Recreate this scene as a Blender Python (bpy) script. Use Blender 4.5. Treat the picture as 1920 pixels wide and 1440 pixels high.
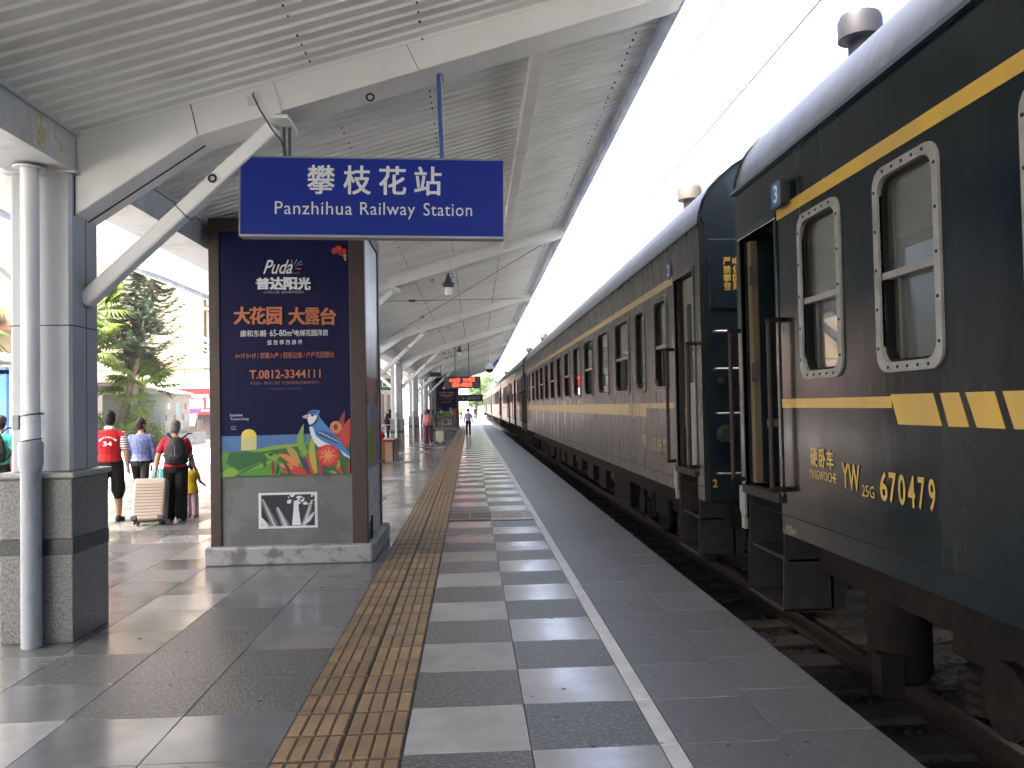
import bpy, math, random
from math import sin, cos, pi, radians, sqrt, atan2
from mathutils import Vector, Matrix
random.seed(7)
scene = bpy.context.scene
COL = scene.collection
for o in list(bpy.data.objects):
    bpy.data.objects.remove(o)

# ------------------------------------------------------------------ camera
EYE = 1.6
cam_d = bpy.data.cameras.new('camera')
cam_d.sensor_width = 36.0
cam_d.lens = 36.0 * 1573.5 / 1920.0
cam_d.clip_start = 0.05
cam_d.clip_end = 5000
cam = bpy.data.objects.new('camera', cam_d)
COL.objects.link(cam)
_yaw, _pit, _rol = 0.0494639, 0.0261199, -0.0191755
_F = Vector((sin(_yaw) * cos(_pit), cos(_yaw) * cos(_pit), sin(_pit)))
_R = Vector((cos(_yaw), -sin(_yaw), 0))
_U = _R.cross(_F)
_R2 = _R * cos(_rol) + _U * sin(_rol)
_U2 = _U * cos(_rol) - _R * sin(_rol)
cam.matrix_world = Matrix(((_R2.x, _U2.x, -_F.x, 0), (_R2.y, _U2.y, -_F.y, 0), (_R2.z, _U2.z, -_F.z, EYE), (0, 0, 0, 1)))
scene.camera = cam

# ------------------------------------------------------------------ sky and sun
SUN = Vector((-0.60, -0.40, 1.22)).normalized()
world = bpy.data.worlds.new('World')
scene.world = world
world.use_nodes = True
wn = world.node_tree
wn.nodes.clear()
sky = wn.nodes.new('ShaderNodeTexSky')
sky.sky_type = 'NISHITA'
sky.sun_disc = False
sky.sun_elevation = math.asin(SUN.z)
sky.sun_rotation = atan2(SUN.x, SUN.y)
sky.dust_density = 10.0
sky.air_density = 0.7
sky.ozone_density = 0.6
bg = wn.nodes.new('ShaderNodeBackground')
bg.inputs['Strength'].default_value = 0.15
wo = wn.nodes.new('ShaderNodeOutputWorld')
wn.links.new(sky.outputs[0], bg.inputs['Color'])
wn.links.new(bg.outputs[0], wo.inputs['Surface'])
sun_d = bpy.data.lights.new('sun', 'SUN')
sun_d.energy = 2.9
sun_d.angle = radians(0.5)
sun_d.color = (1.0, 0.965, 0.92)
sun = bpy.data.objects.new('sun', sun_d)
COL.objects.link(sun)
sun.rotation_euler = (-SUN).to_track_quat('-Z', 'Y').to_euler()
sun.location = SUN * 60
vs = scene.view_settings
vs.view_transform = 'Standard'
vs.look = 'None'
vs.gamma = 1.0
vs.use_curve_mapping = False
vs.exposure = 3.2
scene.cycles.max_bounces = 8
scene.cycles.diffuse_bounces = 4
scene.cycles.glossy_bounces = 4
scene.cycles.transparent_max_bounces = 12
scene.cycles.caustics_reflective = False
scene.cycles.caustics_refractive = False
scene.cycles.sample_clamp_indirect = 6.0

# ------------------------------------------------------------------ helpers
MATS = {}
def mat(name, col, rough=0.5, metal=0.0, col2=None, vscale=3.0, vlo=0.35, vhi=0.65, bump=0.0, bscale=60.0, bdist=0.01,
        stretch=(1, 1, 1), rand=0.0, coat=0.0, emit=None, estr=1.0, spec=0.5, detail=5.0, bstretch=None, rough2=None):
    if name in MATS:
        return MATS[name]
    m = bpy.data.materials.new(name)
    m.use_nodes = True
    nt = m.node_tree
    b = nt.nodes['Principled BSDF']
    b.inputs['Roughness'].default_value = rough
    b.inputs['Metallic'].default_value = metal
    b.inputs['Specular IOR Level'].default_value = spec
    if coat:
        b.inputs['Coat Weight'].default_value = coat
        b.inputs['Coat Roughness'].default_value = 0.12
    c = (*col, 1)
    b.inputs['Base Color'].default_value = c
    m.diffuse_color = c
    N, L = nt.nodes.new, nt.links.new
    geo = None
    def pos(st):
        nonlocal geo
        if geo is None:
            geo = N('ShaderNodeNewGeometry')
        if st == (1, 1, 1):
            return geo.outputs['Position']
        mp = N('ShaderNodeVectorMath'); mp.operation = 'MULTIPLY'
        mp.inputs[1].default_value = st
        L(geo.outputs['Position'], mp.inputs[0])
        return mp.outputs[0]
    src = None
    fac = None
    if col2 is not None:
        nz = N('ShaderNodeTexNoise')
        nz.inputs['Scale'].default_value = vscale
        nz.inputs['Detail'].default_value = detail
        nz.inputs['Roughness'].default_value = 0.6
        L(pos(stretch), nz.inputs['Vector'])
        mr = N('ShaderNodeMapRange')
        mr.inputs[1].default_value = vlo
        mr.inputs[2].default_value = vhi
        L(nz.outputs['Fac'], mr.inputs[0])
        fac = mr.outputs[0]
        mx = N('ShaderNodeMix'); mx.data_type = 'RGBA'
        mx.inputs['A'].default_value = c
        mx.inputs['B'].default_value = (*col2, 1)
        L(fac, mx.inputs['Factor'])
        src = mx.outputs['Result']
    if rand:
        oi = N('ShaderNodeObjectInfo')
        mr2 = N('ShaderNodeMapRange')
        mr2.inputs[3].default_value = 1 - rand
        mr2.inputs[4].default_value = 1 + rand
        L(oi.outputs['Random'], mr2.inputs[0])
        vm = N('ShaderNodeVectorMath'); vm.operation = 'SCALE'
        if src is None:
            vm.inputs[0].default_value = col
        else:
            L(src, vm.inputs[0])
        L(mr2.outputs[0], vm.inputs['Scale'])
        src = vm.outputs[0]
    if src is not None:
        L(src, b.inputs['Base Color'])
    if rough2 is not None and fac is not None:
        mr3 = N('ShaderNodeMapRange')
        mr3.inputs[3].default_value = rough
        mr3.inputs[4].default_value = rough2
        L(fac, mr3.inputs[0])
        L(mr3.outputs[0], b.inputs['Roughness'])
    if bump:
        nb = N('ShaderNodeTexNoise')
        nb.inputs['Scale'].default_value = bscale
        nb.inputs['Detail'].default_value = 4
        L(pos(bstretch or (1, 1, 1)), nb.inputs['Vector'])
        bp = N('ShaderNodeBump')
        bp.inputs['Strength'].default_value = bump
        bp.inputs['Distance'].default_value = bdist
        L(nb.outputs['Fac'], bp.inputs['Height'])
        L(bp.outputs[0], b.inputs['Normal'])
    if emit is not None:
        b.inputs['Emission Color'].default_value = (*emit, 1)
        b.inputs['Emission Strength'].default_value = estr
    MATS[name] = m
    return m

def glass_mat(name, tint=(0.75, 0.8, 0.8), boost=0.07):
    m = bpy.data.materials.new(name)
    m.use_nodes = True
    nt = m.node_tree
    nt.nodes.clear()
    N, L = nt.nodes.new, nt.links.new
    out = N('ShaderNodeOutputMaterial')
    tr = N('ShaderNodeBsdfTransparent'); tr.inputs[0].default_value = (*tint, 1)
    gl = N('ShaderNodeBsdfGlossy'); gl.inputs['Roughness'].default_value = 0.02
    gl.inputs[0].default_value = (0.95, 0.97, 1, 1)
    fr = N('ShaderNodeLayerWeight'); fr.inputs[0].default_value = 0.5
    pw_ = N('ShaderNodeMath'); pw_.operation = 'POWER'; pw_.inputs[1].default_value = 3.5
    L(fr.outputs['Facing'], pw_.inputs[0])
    ad = N('ShaderNodeMath'); ad.operation = 'MULTIPLY_ADD'; ad.inputs[1].default_value = 0.85; ad.inputs[2].default_value = boost; ad.use_clamp = True
    df = N('ShaderNodeBsdfDiffuse'); df.inputs[0].default_value = (.22, .22, .2, 1)
    ds = N('ShaderNodeMixShader'); ds.inputs[0].default_value = 0.16
    L(tr.outputs[0], ds.inputs[1]); L(df.outputs[0], ds.inputs[2])
    mx = N('ShaderNodeMixShader')
    L(pw_.outputs[0], ad.inputs[0]); L(ad.outputs[0], mx.inputs[0])
    L(ds.outputs[0], mx.inputs[1]); L(gl.outputs[0], mx.inputs[2]); L(mx.outputs[0], out.inputs[0])
    return m

def leaf_mat(name, col, col2, tr=0.35):
    m = bpy.data.materials.new(name)
    m.use_nodes = True
    nt = m.node_tree
    nt.nodes.clear()
    N, L = nt.nodes.new, nt.links.new
    out = N('ShaderNodeOutputMaterial')
    geo = N('ShaderNodeNewGeometry')
    nz = N('ShaderNodeTexNoise'); nz.inputs['Scale'].default_value = 2.2
    L(geo.outputs['Position'], nz.inputs['Vector'])
    mr = N('ShaderNodeMapRange'); mr.inputs[1].default_value = 0.35; mr.inputs[2].default_value = 0.65
    L(nz.outputs['Fac'], mr.inputs[0])
    mc = N('ShaderNodeMix'); mc.data_type = 'RGBA'
    mc.inputs['A'].default_value = (*col, 1); mc.inputs['B'].default_value = (*col2, 1)
    L(mr.outputs[0], mc.inputs['Factor'])
    d = N('ShaderNodeBsdfPrincipled'); d.inputs['Roughness'].default_value = 0.55
    t = N('ShaderNodeBsdfTranslucent')
    mx = N('ShaderNodeMixShader'); mx.inputs[0].default_value = tr
    L(mc.outputs['Result'], d.inputs['Base Color']); L(mc.outputs['Result'], t.inputs[0])
    L(d.outputs[0], mx.inputs[1]); L(t.outputs[0], mx.inputs[2]); L(mx.outputs[0], out.inputs[0])
    return m

class MB:
    def __init__(s):
        s.v = []; s.f = []; s.m = []
    def add(s, vs, fs, mi=0):
        n = len(s.v)
        s.v.extend([tuple(p) for p in vs])
        for f in fs:
            s.f.append([i + n for i in f]); s.m.append(mi)
        return s
    def box(s, x0, x1, y0, y1, z0, z1, mi=0):
        if x0 > x1: x0, x1 = x1, x0
        if y0 > y1: y0, y1 = y1, y0
        if z0 > z1: z0, z1 = z1, z0
        return s.add([(x0, y0, z0), (x1, y0, z0), (x1, y1, z0), (x0, y1, z0), (x0, y0, z1), (x1, y0, z1), (x1, y1, z1), (x0, y1, z1)],
              [(0, 3, 2, 1), (4, 5, 6, 7), (0, 1, 5, 4), (1, 2, 6, 5), (2, 3, 7, 6), (3, 0, 4, 7)], mi)
    def obox(s, c, ax, ay, az, mi=0):
        c = Vector(c); ax = Vector(ax); ay = Vector(ay); az = Vector(az)
        vs = [c + ax * i + ay * j + az * k for k in (-1, 1) for (i, j) in ((-1, -1), (1, -1), (1, 1), (-1, 1))]
        return s.add(vs, [(0, 3, 2, 1), (4, 5, 6, 7), (0, 1, 5, 4), (1, 2, 6, 5), (2, 3, 7, 6), (3, 0, 4, 7)], mi)
    def bar(s, p0, p1, w, h, mi=0, up=(0, 0, 1)):
        p0 = Vector(p0); p1 = Vector(p1); d = (p1 - p0); L = d.length; d.normalize()
        u = Vector(up)
        if abs(d.dot(u)) > 0.98: u = Vector((0, 1, 0))
        r = d.cross(u).normalized(); u = r.cross(d).normalized()
        return s.obox((p0 + p1) / 2, d * L / 2, r * w / 2, u * h / 2, mi)
    def prism_y(s, poly, y0, y1, mi=0):          # poly in (x, z)
        n = len(poly)
        area = sum(poly[i][0] * poly[(i + 1) % n][1] - poly[(i + 1) % n][0] * poly[i][1] for i in range(n))
        if area < 0: poly = poly[::-1]
        vs = [(x, y0, z) for x, z in poly] + [(x, y1, z) for x, z in poly]
        fs = [list(range(n)), list(range(2 * n - 1, n - 1, -1))] + [(i, i + n, (i + 1) % n + n, (i + 1) % n) for i in range(n)]
        return s.add(vs, fs, mi)
    def prism_x(s, poly, x0, x1, mi=0):          # poly in (y, z)
        n = len(poly)
        area = sum(poly[i][0] * poly[(i + 1) % n][1] - poly[(i + 1) % n][0] * poly[i][1] for i in range(n))
        if area < 0: poly = poly[::-1]
        vs = [(x0, y, z) for y, z in poly] + [(x1, y, z) for y, z in poly]
        fs = [list(range(n - 1, -1, -1)), list(range(n, 2 * n))] + [(i, (i + 1) % n, (i + 1) % n + n, i + n) for i in range(n)]
        return s.add(vs, fs, mi)
    def prism_z(s, poly, z0, z1, mi=0):
        n = len(poly)
        area = sum(poly[i][0] * poly[(i + 1) % n][1] - poly[(i + 1) % n][0] * poly[i][1] for i in range(n))
        if area < 0: poly = poly[::-1]
        vs = [(x, y, z0) for x, y in poly] + [(x, y, z1) for x, y in poly]
        fs = [list(range(n - 1, -1, -1)), list(range(n, 2 * n))] + [(i, (i + 1) % n, (i + 1) % n + n, i + n) for i in range(n)]
        return s.add(vs, fs, mi)
    def tube(s, path, r, n=8, mi=0, cap=True):
        path = [Vector(p) for p in path]
        rs = r if isinstance(r, (list, tuple)) else [r] * len(path)
        rings = []
        for i, p in enumerate(path):
            d = (path[min(i + 1, len(path) - 1)] - path[max(i - 1, 0)]).normalized()
            u = Vector((0, 0, 1)) if abs(d.z) < 0.9 else Vector((0, 1, 0))
            a = d.cross(u).normalized(); b = a.cross(d).normalized()
            rings.append([p + (a * cos(2 * pi * k / n) + b * sin(2 * pi * k / n)) * rs[i] for k in range(n)])
        vs = [q for R in rings for q in R]
        fs = []
        for i in range(len(path) - 1):
            for k in range(n):
                fs.append((i * n + k, i * n + (k + 1) % n, (i + 1) * n + (k + 1) % n, (i + 1) * n + k))
        if cap:
            fs.append(list(range(n - 1, -1, -1))); fs.append([(len(path) - 1) * n + k for k in range(n)])
        return s.add(vs, fs, mi)
    def lathe(s, prof, c=(0, 0, 0), n=16, mi=0, axis='z'):
        vs = []
        for (r, h) in prof:
            for k in range(n):
                a = 2 * pi * k / n
                p = (r * cos(a), r * sin(a), h)
                if axis == 'y': p = (p[0], h, p[1])
                if axis == 'x': p = (h, p[0], p[1])
                vs.append((p[0] + c[0], p[1] + c[1], p[2] + c[2]))
        fs = []
        for i in range(len(prof) - 1):
            for k in range(n):
                fs.append((i * n + k, i * n + (k + 1) % n, (i + 1) * n + (k + 1) % n, (i + 1) * n + k))
        fs.append(list(range(n - 1, -1, -1))); fs.append([(len(prof) - 1) * n + k for k in range(n)])
        return s.add(vs, fs, mi)
    def ring_y(s, c, R, r, n=14, m=6, mi=0, ax='y'):
        vs = []; fs = []
        for i in range(n):
            a = 2 * pi * i / n
            for j in range(m):
                b = 2 * pi * j / m
                x = (R + r * cos(b)) * cos(a); z = (R + r * cos(b)) * sin(a); y = r * sin(b)
                q = (x, y, z) if ax == 'y' else (y, x, z)
                vs.append((q[0] + c[0], q[1] + c[1], q[2] + c[2]))
                fs.append((i * m + j, ((i + 1) % n) * m + j, ((i + 1) % n) * m + (j + 1) % m, i * m + (j + 1) % m))
        return s.add(vs, fs, mi)
    def quad(s, a, b, c, d, mi=0):
        return s.add([a, b, c, d], [(0, 1, 2, 3)], mi)
    def mesh(s, name, mats, smooth=0.0, org=(0, 0, 0)):
        me = bpy.data.meshes.new(name)
        vs = [(p[0] - org[0], p[1] - org[1], p[2] - org[2]) for p in s.v] if any(org) else s.v
        me.from_pydata(vs, [], s.f)
        if not isinstance(mats, (list, tuple)): mats = [mats]
        for m in mats: me.materials.append(m)
        if len(mats) > 1:
            me.polygons.foreach_set('material_index', s.m)
        if smooth:
            me.polygons.foreach_set('use_smooth', [True] * len(me.polygons))
            me.set_sharp_from_angle(angle=radians(smooth))
        me.update()
        return me

def put(name, data, parent=None, loc=(0, 0, 0)):
    o = bpy.data.objects.new(name, data)
    COL.objects.link(o)
    if parent is not None: o.parent = parent
    o.location = loc
    return o
def bevel(o, w=0.01, seg=2):
    md = o.modifiers.new('bevel', 'BEVEL'); md.width = w; md.segments = seg; md.limit_method = 'ANGLE'; md.angle_limit = radians(40)
    return o
def tag(o, label=None, cat=None, group=None, kind=None):
    if label: o['label'] = label
    if cat: o['category'] = cat
    if group: o['group'] = group
    if kind: o['kind'] = kind
    return o

class Thing:
    """an Empty at the base of a thing; shapes are given in world coordinates and shifted to it"""
    def __init__(s, name, label, cat, loc=(0, 0, 0), rotz=0.0, group=None, kind=None, local=False):
        s.root = put(name, None, None, loc)
        s.root.empty_display_size = 0.2
        s.root.rotation_euler = (0, 0, rotz)
        tag(s.root, label, cat, group, kind)
        s.org = (0, 0, 0) if local else tuple(loc)
    def part(s, name, mb, mats, parent=None, smooth=0.0, bev=0.0, kind=None, label=None):
        o = put(name, mb.mesh(name, mats, smooth, s.org), parent or s.root)
        if bev: bevel(o, bev)
        tag(o, label, kind=kind)
        return o
    def mesh(s, name, me, parent=None):
        return put(name, me, parent or s.root)

def copy_tree(o, parent=None):
    c = o.copy(); COL.objects.link(c)
    c.parent = parent
    for ch in o.children:
        copy_tree(ch, c)
    return c

def struct(name, mb, mats, smooth=0.0, kind='structure'):
    o = put(name, mb.mesh(name, mats, smooth))
    o['kind'] = kind
    return o

# ---- lettering: glyph outlines fitted into a rectangle, returned as mesh data in a 2-D frame
def glyphs(s, bold=0.0, shear=0.0, space=1.0, res=2):
    cu = bpy.data.curves.new('lettering', 'FONT')
    cu.body = s; cu.size = 1.0; cu.offset = bold; cu.shear = shear; cu.space_character = space
    cu.resolution_u = res; cu.fill_mode = 'FRONT' if hasattr(cu, 'fill_mode') else 'BOTH'
    cu.align_x = 'LEFT'
    ob = bpy.data.objects.new('lettering', cu); COL.objects.link(ob)
    dg = bpy.context.evaluated_depsgraph_get()
    me = bpy.data.meshes.new_from_object(ob.evaluated_get(dg))
    vs = [v.co.copy() for v in me.vertices]; fs = [list(p.vertices) for p in me.polygons]
    bpy.data.objects.remove(ob); bpy.data.curves.remove(cu); bpy.data.meshes.remove(me)
    return vs, fs
def text_mb(mb, s, x0, x1, z0, z1, to3, bold=0.0, shear=0.0, keep=False, mi=0, space=1.0, res=2):
    """fit string s in [x0,x1]x[z0,z1] of a drawing plane; to3(a,b) gives the 3-D point"""
    ascii_ = all(ord(c) < 256 for c in s)
    vs, fs = glyphs(s, bold * .8 if ascii_ else 0.0, shear, space, res)
    if ascii_: bold = 0.0
    if not vs: return
    ax = min(v.x for v in vs); bx = max(v.x for v in vs); ay = min(v.y for v in vs); by = max(v.y for v in vs)
    sx = (x1 - x0) / max(1e-6, bx - ax); sz = (z1 - z0) / max(1e-6, by - ay)
    if keep: sx = sz = min(sx, sz)
    cx = (x0 + x1) / 2; cz = (z0 + z1) / 2
    e = 1e-3
    o_ = Vector(to3(cx, cz)); nn = (Vector(to3(cx + e, cz)) - o_).cross(Vector(to3(cx, cz + e)) - o_).normalized()
    bold *= 1.5
    shifts = [(0, 0)] if bold <= 0 else [(0, 0), (bold, bold * .6), (-bold, bold * .6), (bold, -bold * .6), (-bold, -bold * .6)]
    for k, (dx, dz) in enumerate(shifts):
        dn = nn * (.00025 * k)
        mb.add([Vector(to3(cx + (v.x + dx - (ax + bx) / 2) * sx, cz + (v.y + dz - (ay + by) / 2) * sz)) + dn for v in vs], fs, mi)

def fuse(prims, voxel=0.01, smooth=4, name='body'):
    """union of closed overlapping shapes as one continuous skin"""
    mb = MB()
    for p in prims: p(mb)
    me = mb.mesh(name, [])
    ob = bpy.data.objects.new(name, me); COL.objects.link(ob)
    md = ob.modifiers.new('r', 'REMESH'); md.mode = 'VOXEL'; md.voxel_size = voxel
    if smooth:
        ms = ob.modifiers.new('s', 'SMOOTH'); ms.iterations = smooth; ms.factor = 0.5
    dg = bpy.context.evaluated_depsgraph_get()
    r = bpy.data.meshes.new_from_object(ob.evaluated_get(dg))
    bpy.data.objects.remove(ob); bpy.data.meshes.remove(me)
    r.polygons.foreach_set('use_smooth', [True] * len(r.polygons))
    r.name = name
    return r
def cap(p0, p1, r0, r1=None, n=10):
    r1 = r0 if r1 is None else r1
    p0 = Vector(p0); p1 = Vector(p1)
    def f(mb):
        d = p1 - p0; L = d.length
        d = d / L if L > 1e-6 else Vector((0, 0, 1))
        path = [p0 - d * r0 * .98, p0 - d * r0 * .7, p0, p1, p1 + d * r1 * .7, p1 + d * r1 * .98]
        mb.tube(path, [r0 * .2, r0 * .72, r0, r1, r1 * .72, r1 * .2], n)
    return f
def ell(c, rx, ry, rz, n=12):
    def f(mb):
        prof = [(max(.02, sin(pi * i / 8)), -cos(pi * i / 8)) for i in range(9)]
        vs = []
        for (r, h) in prof:
            for k in range(n):
                a = 2 * pi * k / n
                vs.append((c[0] + rx * r * cos(a), c[1] + ry * r * sin(a), c[2] + rz * h))
        fs = [(i * n + k, i * n + (k + 1) % n, (i + 1) * n + (k + 1) % n, (i + 1) * n + k) for i in range(8) for k in range(n)]
        fs += [list(range(n - 1, -1, -1)), [8 * n + k for k in range(n)]]
        mb.add(vs, fs)
    return f
def loft(rings, n=14):
    """rings: (z, rx, ry, cx, cy)"""
    def f(mb):
        vs = []
        for (z, rx, ry, cx, cy) in rings:
            for k in range(n):
                a = 2 * pi * k / n
                vs.append((cx + rx * cos(a), cy + ry * sin(a), z))
        m = len(rings)
        fs = [(i * n + k, i * n + (k + 1) % n, (i + 1) * n + (k + 1) % n, (i + 1) * n + k) for i in range(m - 1) for k in range(n)]
        fs += [list(range(n - 1, -1, -1)), [(m - 1) * n + k for k in range(n)]]
        mb.add(vs, fs)
    return f

# ------------------------------------------------------------------ materials
M = {}
M['tile_light'] = mat('polished pale granite', (.265, .268, .262), .13, spec=.7, col2=(.19, .192, .188), vscale=2.5, rand=.10, bump=.03, bscale=9, rough2=.26)
M['tile_mid'] = mat('polished grey granite', (.125, .129, .130), .13, spec=.65, col2=(.085, .088, .088), vscale=2.2, rand=.18, bump=.03, bscale=7, rough2=.27)
M['tile_dark'] = mat('flamed dark granite', (.062, .064, .065), .33, col2=(.22, .222, .22), vscale=42, vlo=.5, vhi=.74, rand=.10, bump=.8, bscale=55, bdist=.006, detail=3)
M['tile_edge'] = mat('bush hammered edge granite', (.075, .077, .079), .42, col2=(.125, .127, .128), vscale=26, vlo=.45, vhi=.75, rand=.10, bump=.3, bscale=70, bdist=.004, detail=4)
M['white_stone'] = mat('white line stone', (.42, .42, .40), .42, col2=(.31, .31, .295), vscale=6, rand=.07, bump=.1, bscale=60, bdist=.003)
M['ochre_d'] = mat('dirty ochre groove', (.075, .052, .028), .6, col2=(.045, .034, .022), vscale=9)
M['joint'] = mat('dark paving joint', (.035, .035, .035), .9)
M['ochre'] = mat('ochre tactile tile', (.20, .138, .068), .45, col2=(.125, .09, .052), vscale=5, rand=.2, bump=.1, bscale=80, bdist=.002)
M['plaza'] = mat('plaza paving', (.40, .395, .385), .6, col2=(.33, .325, .315), vscale=1.5, bump=.1)
M['steel'] = mat('worn stainless', (.42, .40, .36), .35, 1.0, col2=(.25, .22, .18), vscale=14, rough2=.6)
M['brownmetal'] = mat('rusty drain plate', (.07, .055, .045), .55, .3, col2=(.11, .09, .075), vscale=12)
M['concrete'] = mat('concrete', (.30, .295, .28), .85, col2=(.2, .195, .185), vscale=5, bump=.3, bscale=90, bdist=.004)
M['ballast'] = mat('ballast stone', (.040, .036, .032), .9, col2=(.020, .018, .016), vscale=14, bump=.6, bscale=40, bdist=.02)  # stone colour lowered to stand in for shade under the coaches
M['sleeper'] = mat('shade darkened sleeper', (.065, .060, .054), .85, col2=(.03, .028, .025), vscale=5, bump=.3, bscale=90, bdist=.004)  # sleepers, like ballast and rails, coloured darker to imitate shade under the train
M['earth'] = mat('ground', (.2, .19, .16), .95, col2=(.12, .13, .08), vscale=.15, bump=.2, bscale=8)
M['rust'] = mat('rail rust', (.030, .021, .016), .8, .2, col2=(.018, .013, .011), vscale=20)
M['railtop'] = mat('rail head', (.55, .54, .52), .22, 1.0)
M['canopy'] = mat('painted roof sheet', (.77, .785, .785), .42, col2=(.63, .63, .60), vscale=1.1, stretch=(1, 3, 1), vlo=.45, vhi=.75, rand=.04)
M['cladding'] = mat('off white cladding', (.77, .785, .79), .38, col2=(.66, .66, .64), vscale=1.3, vlo=.45, vhi=.8)
M['colclad'] = mat('grey aluminium cladding', (.36, .385, .41), .33, .15, col2=(.31, .33, .35), vscale=1.2)
M['galv'] = mat('stained gutter steel', (.50, .52, .53), .45, .2, col2=(.36, .34, .29), vscale=4, vlo=.52, vhi=.72, stretch=(1, 1, .35))
M['seam'] = mat('black seam', (.02, .02, .02), .8)
M['fascia'] = mat('blue white fascia', (.32, .38, .58), .45, col2=(.6, .63, .7), vscale=2.5)
M['granite'] = mat('speckled column granite', (.165, .168, .158), .3, col2=(.07, .073, .07), vscale=75, vlo=.42, vhi=.62, detail=2, bump=.05)
M['granite_d'] = mat('dark granite band', (.025, .03, .03), .25, col2=(.09, .1, .1), vscale=60, vlo=.55, vhi=.7, detail=2)
M['granite_l'] = mat('granite ledge', (.30, .30, .285), .3, col2=(.2, .2, .19), vscale=60, detail=2)
M['pvc'] = mat('white downpipe', (.66, .68, .70), .35, col2=(.5, .51, .52), vscale=2.5, vlo=.5, vhi=.8)
M['pvc_low'] = mat('scuffed grey pipe', (.26, .285, .31), .5, col2=(.11, .115, .11), vscale=9, vlo=.5, vhi=.75, stretch=(1, 1, .4))
M['wire'] = mat('black wire', (.02, .02, .02), .6)
M['sign_blue'] = mat('station sign blue', (.003, .018, .215), .45, spec=.25)
M['sign_edge'] = mat('sign edge', (.25, .26, .28), .4, .6)
M['white_print'] = mat('white print', (.58, .60, .62), .5)
M['blue_rod'] = mat('blue rod', (.02, .05, .25), .45)
M['poster'] = mat('navy poster', (.0036, .0044, .038), .4, spec=.15)
M['brown'] = mat('dark brown frame', (.036, .018, .013), .4, col2=(.022, .012, .01), vscale=4)
M['greypanel'] = mat('grey panel', (.115, .118, .114), .5, col2=(.085, .088, .084), vscale=2.2, vlo=.48, vhi=.56)
M['worn_marble'] = mat('worn painted plinth', (.24, .245, .25), .55, col2=(.10, .102, .102), vscale=6, vlo=.5, vhi=.62, bump=.25, bscale=25)
M['orange_print'] = mat('orange print', (.38, .12, .045), .5)
M['cab'] = mat('dark green coach paint', (.0018, .0060, .0082), .19, spec=.36, col2=(.0050, .0085, .0100), vscale=2.2, stretch=(1, 1, .18), vlo=.42, vhi=.78, bump=.2, bscale=2.3, bdist=.03, bstretch=(1, 1.0, .35), rough2=.34)
M['cab2'] = mat('dusty coach paint', (.0075, .0090, .0088), .24, col2=(.022, .0225, .0205), vscale=3.0, stretch=(1, 1.2, .12), vlo=.35, vhi=.7, bump=.28, bscale=3.0, bdist=.03, bstretch=(1, 1.0, .3), rough2=.38)
M['endblue'] = mat('coach end paint', (.0035, .0095, .0145), .35, spec=.3, col2=(.008, .014, .019), vscale=3)
M['yellow'] = mat('yellow stripe', (.40, .255, .035), .32, col2=(.32, .21, .045), vscale=3, stretch=(1, 1, .2))
M['yellow2'] = mat('dusty yellow stripe', (.33, .24, .075), .35, col2=(.24, .18, .07), vscale=3, stretch=(1, 1, .2))
M['roofgrey'] = mat('coach roof', (.085, .09, .10), .38, col2=(.055, .06, .068), vscale=2.5, stretch=(1, .6, 1), bump=.22, bscale=2.4, bdist=.04, bstretch=(1, 1.6, 1))
M['winframe'] = mat('window surround', (.20, .205, .195), .42, col2=(.14, .14, .13), vscale=8)
M['winframe2'] = mat('painted surround', (.075, .075, .07), .35, col2=(.05, .05, .05), vscale=8)
M['rubber'] = mat('rubber', (.006, .006, .0065), .75, spec=.15)
M['tan'] = mat('vestibule tan', (.11, .08, .045), .5)
M['greydoor'] = mat('coach door', (.16, .17, .15), .35)
M['rail_red'] = mat('handrail', (.022, .013, .012), .5, spec=.2)
M['iron'] = mat('underframe iron', (.007, .0066, .0062), .8, spec=.08, col2=(.014, .012, .010), vscale=9)
M['stepgrey'] = mat('step steel', (.016, .0165, .016), .65, spec=.12, col2=(.028, .026, .023), vscale=12)
M['curtain'] = mat('pale blind', (.17, .176, .158), .8)
M['curtain2'] = mat('grey curtain', (.16, .165, .16), .85)
M['inside'] = mat('coach interior', (.10, .085, .065), .7)
M['glass'] = glass_mat('window glass')
M['black'] = mat('black plastic', (.006, .006, .0065), .4)
M['darkgrey'] = mat('dark grey casting', (.07, .075, .08), .5, .3)
M['lampglass'] = mat('frosted lamp glass', (.75, .76, .72), .25)
M['led_panel'] = mat('led matrix', (.06, .055, .048), .5)
M['led_red'] = mat('lit red diodes', (.5, .03, .02), .5, emit=(1.0, .06, .03), estr=.5)
M['bluecap'] = mat('blue cap', (.04, .1, .4), .5)
M['wood'] = mat('varnished brown board', (.15, .055, .018), .35, col2=(.10, .036, .012), vscale=6, stretch=(4, 4, .6))
M['cream'] = mat('cream wall tile', (.30, .215, .13), .6, col2=(.26, .19, .115), vscale=2)
M['cream2'] = mat('pale facade', (.25, .195, .13), .6, col2=(.21, .165, .11), vscale=.8)
M['trim'] = mat('brown trim panel', (.27, .21, .15), .5, col2=(.28, .22, .17), vscale=2)
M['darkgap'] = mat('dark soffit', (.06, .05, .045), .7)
M['red'] = mat('banner red', (.36, .010, .014), .5)
M['white'] = mat('white paint', (.72, .72, .70), .5, col2=(.6, .6, .58), vscale=3)
M['greycab'] = mat('cabinet grey', (.36, .38, .36), .45, col2=(.3, .315, .3), vscale=2)
M['creamcab'] = mat('cabinet cream', (.38, .35, .29), .45, col2=(.33, .31, .26), vscale=2)
M['plinthtile'] = mat('glazed plinth tile', (.22, .25, .25), .3, rand=.2)
M['chrome'] = mat('gate chrome', (.6, .6, .6), .25, 1.0)
M['trunk'] = mat('bark', (.12, .09, .065), .9, col2=(.06, .045, .035), vscale=9, stretch=(1, 1, .3), bump=.6, bscale=22, bdist=.03)
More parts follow.
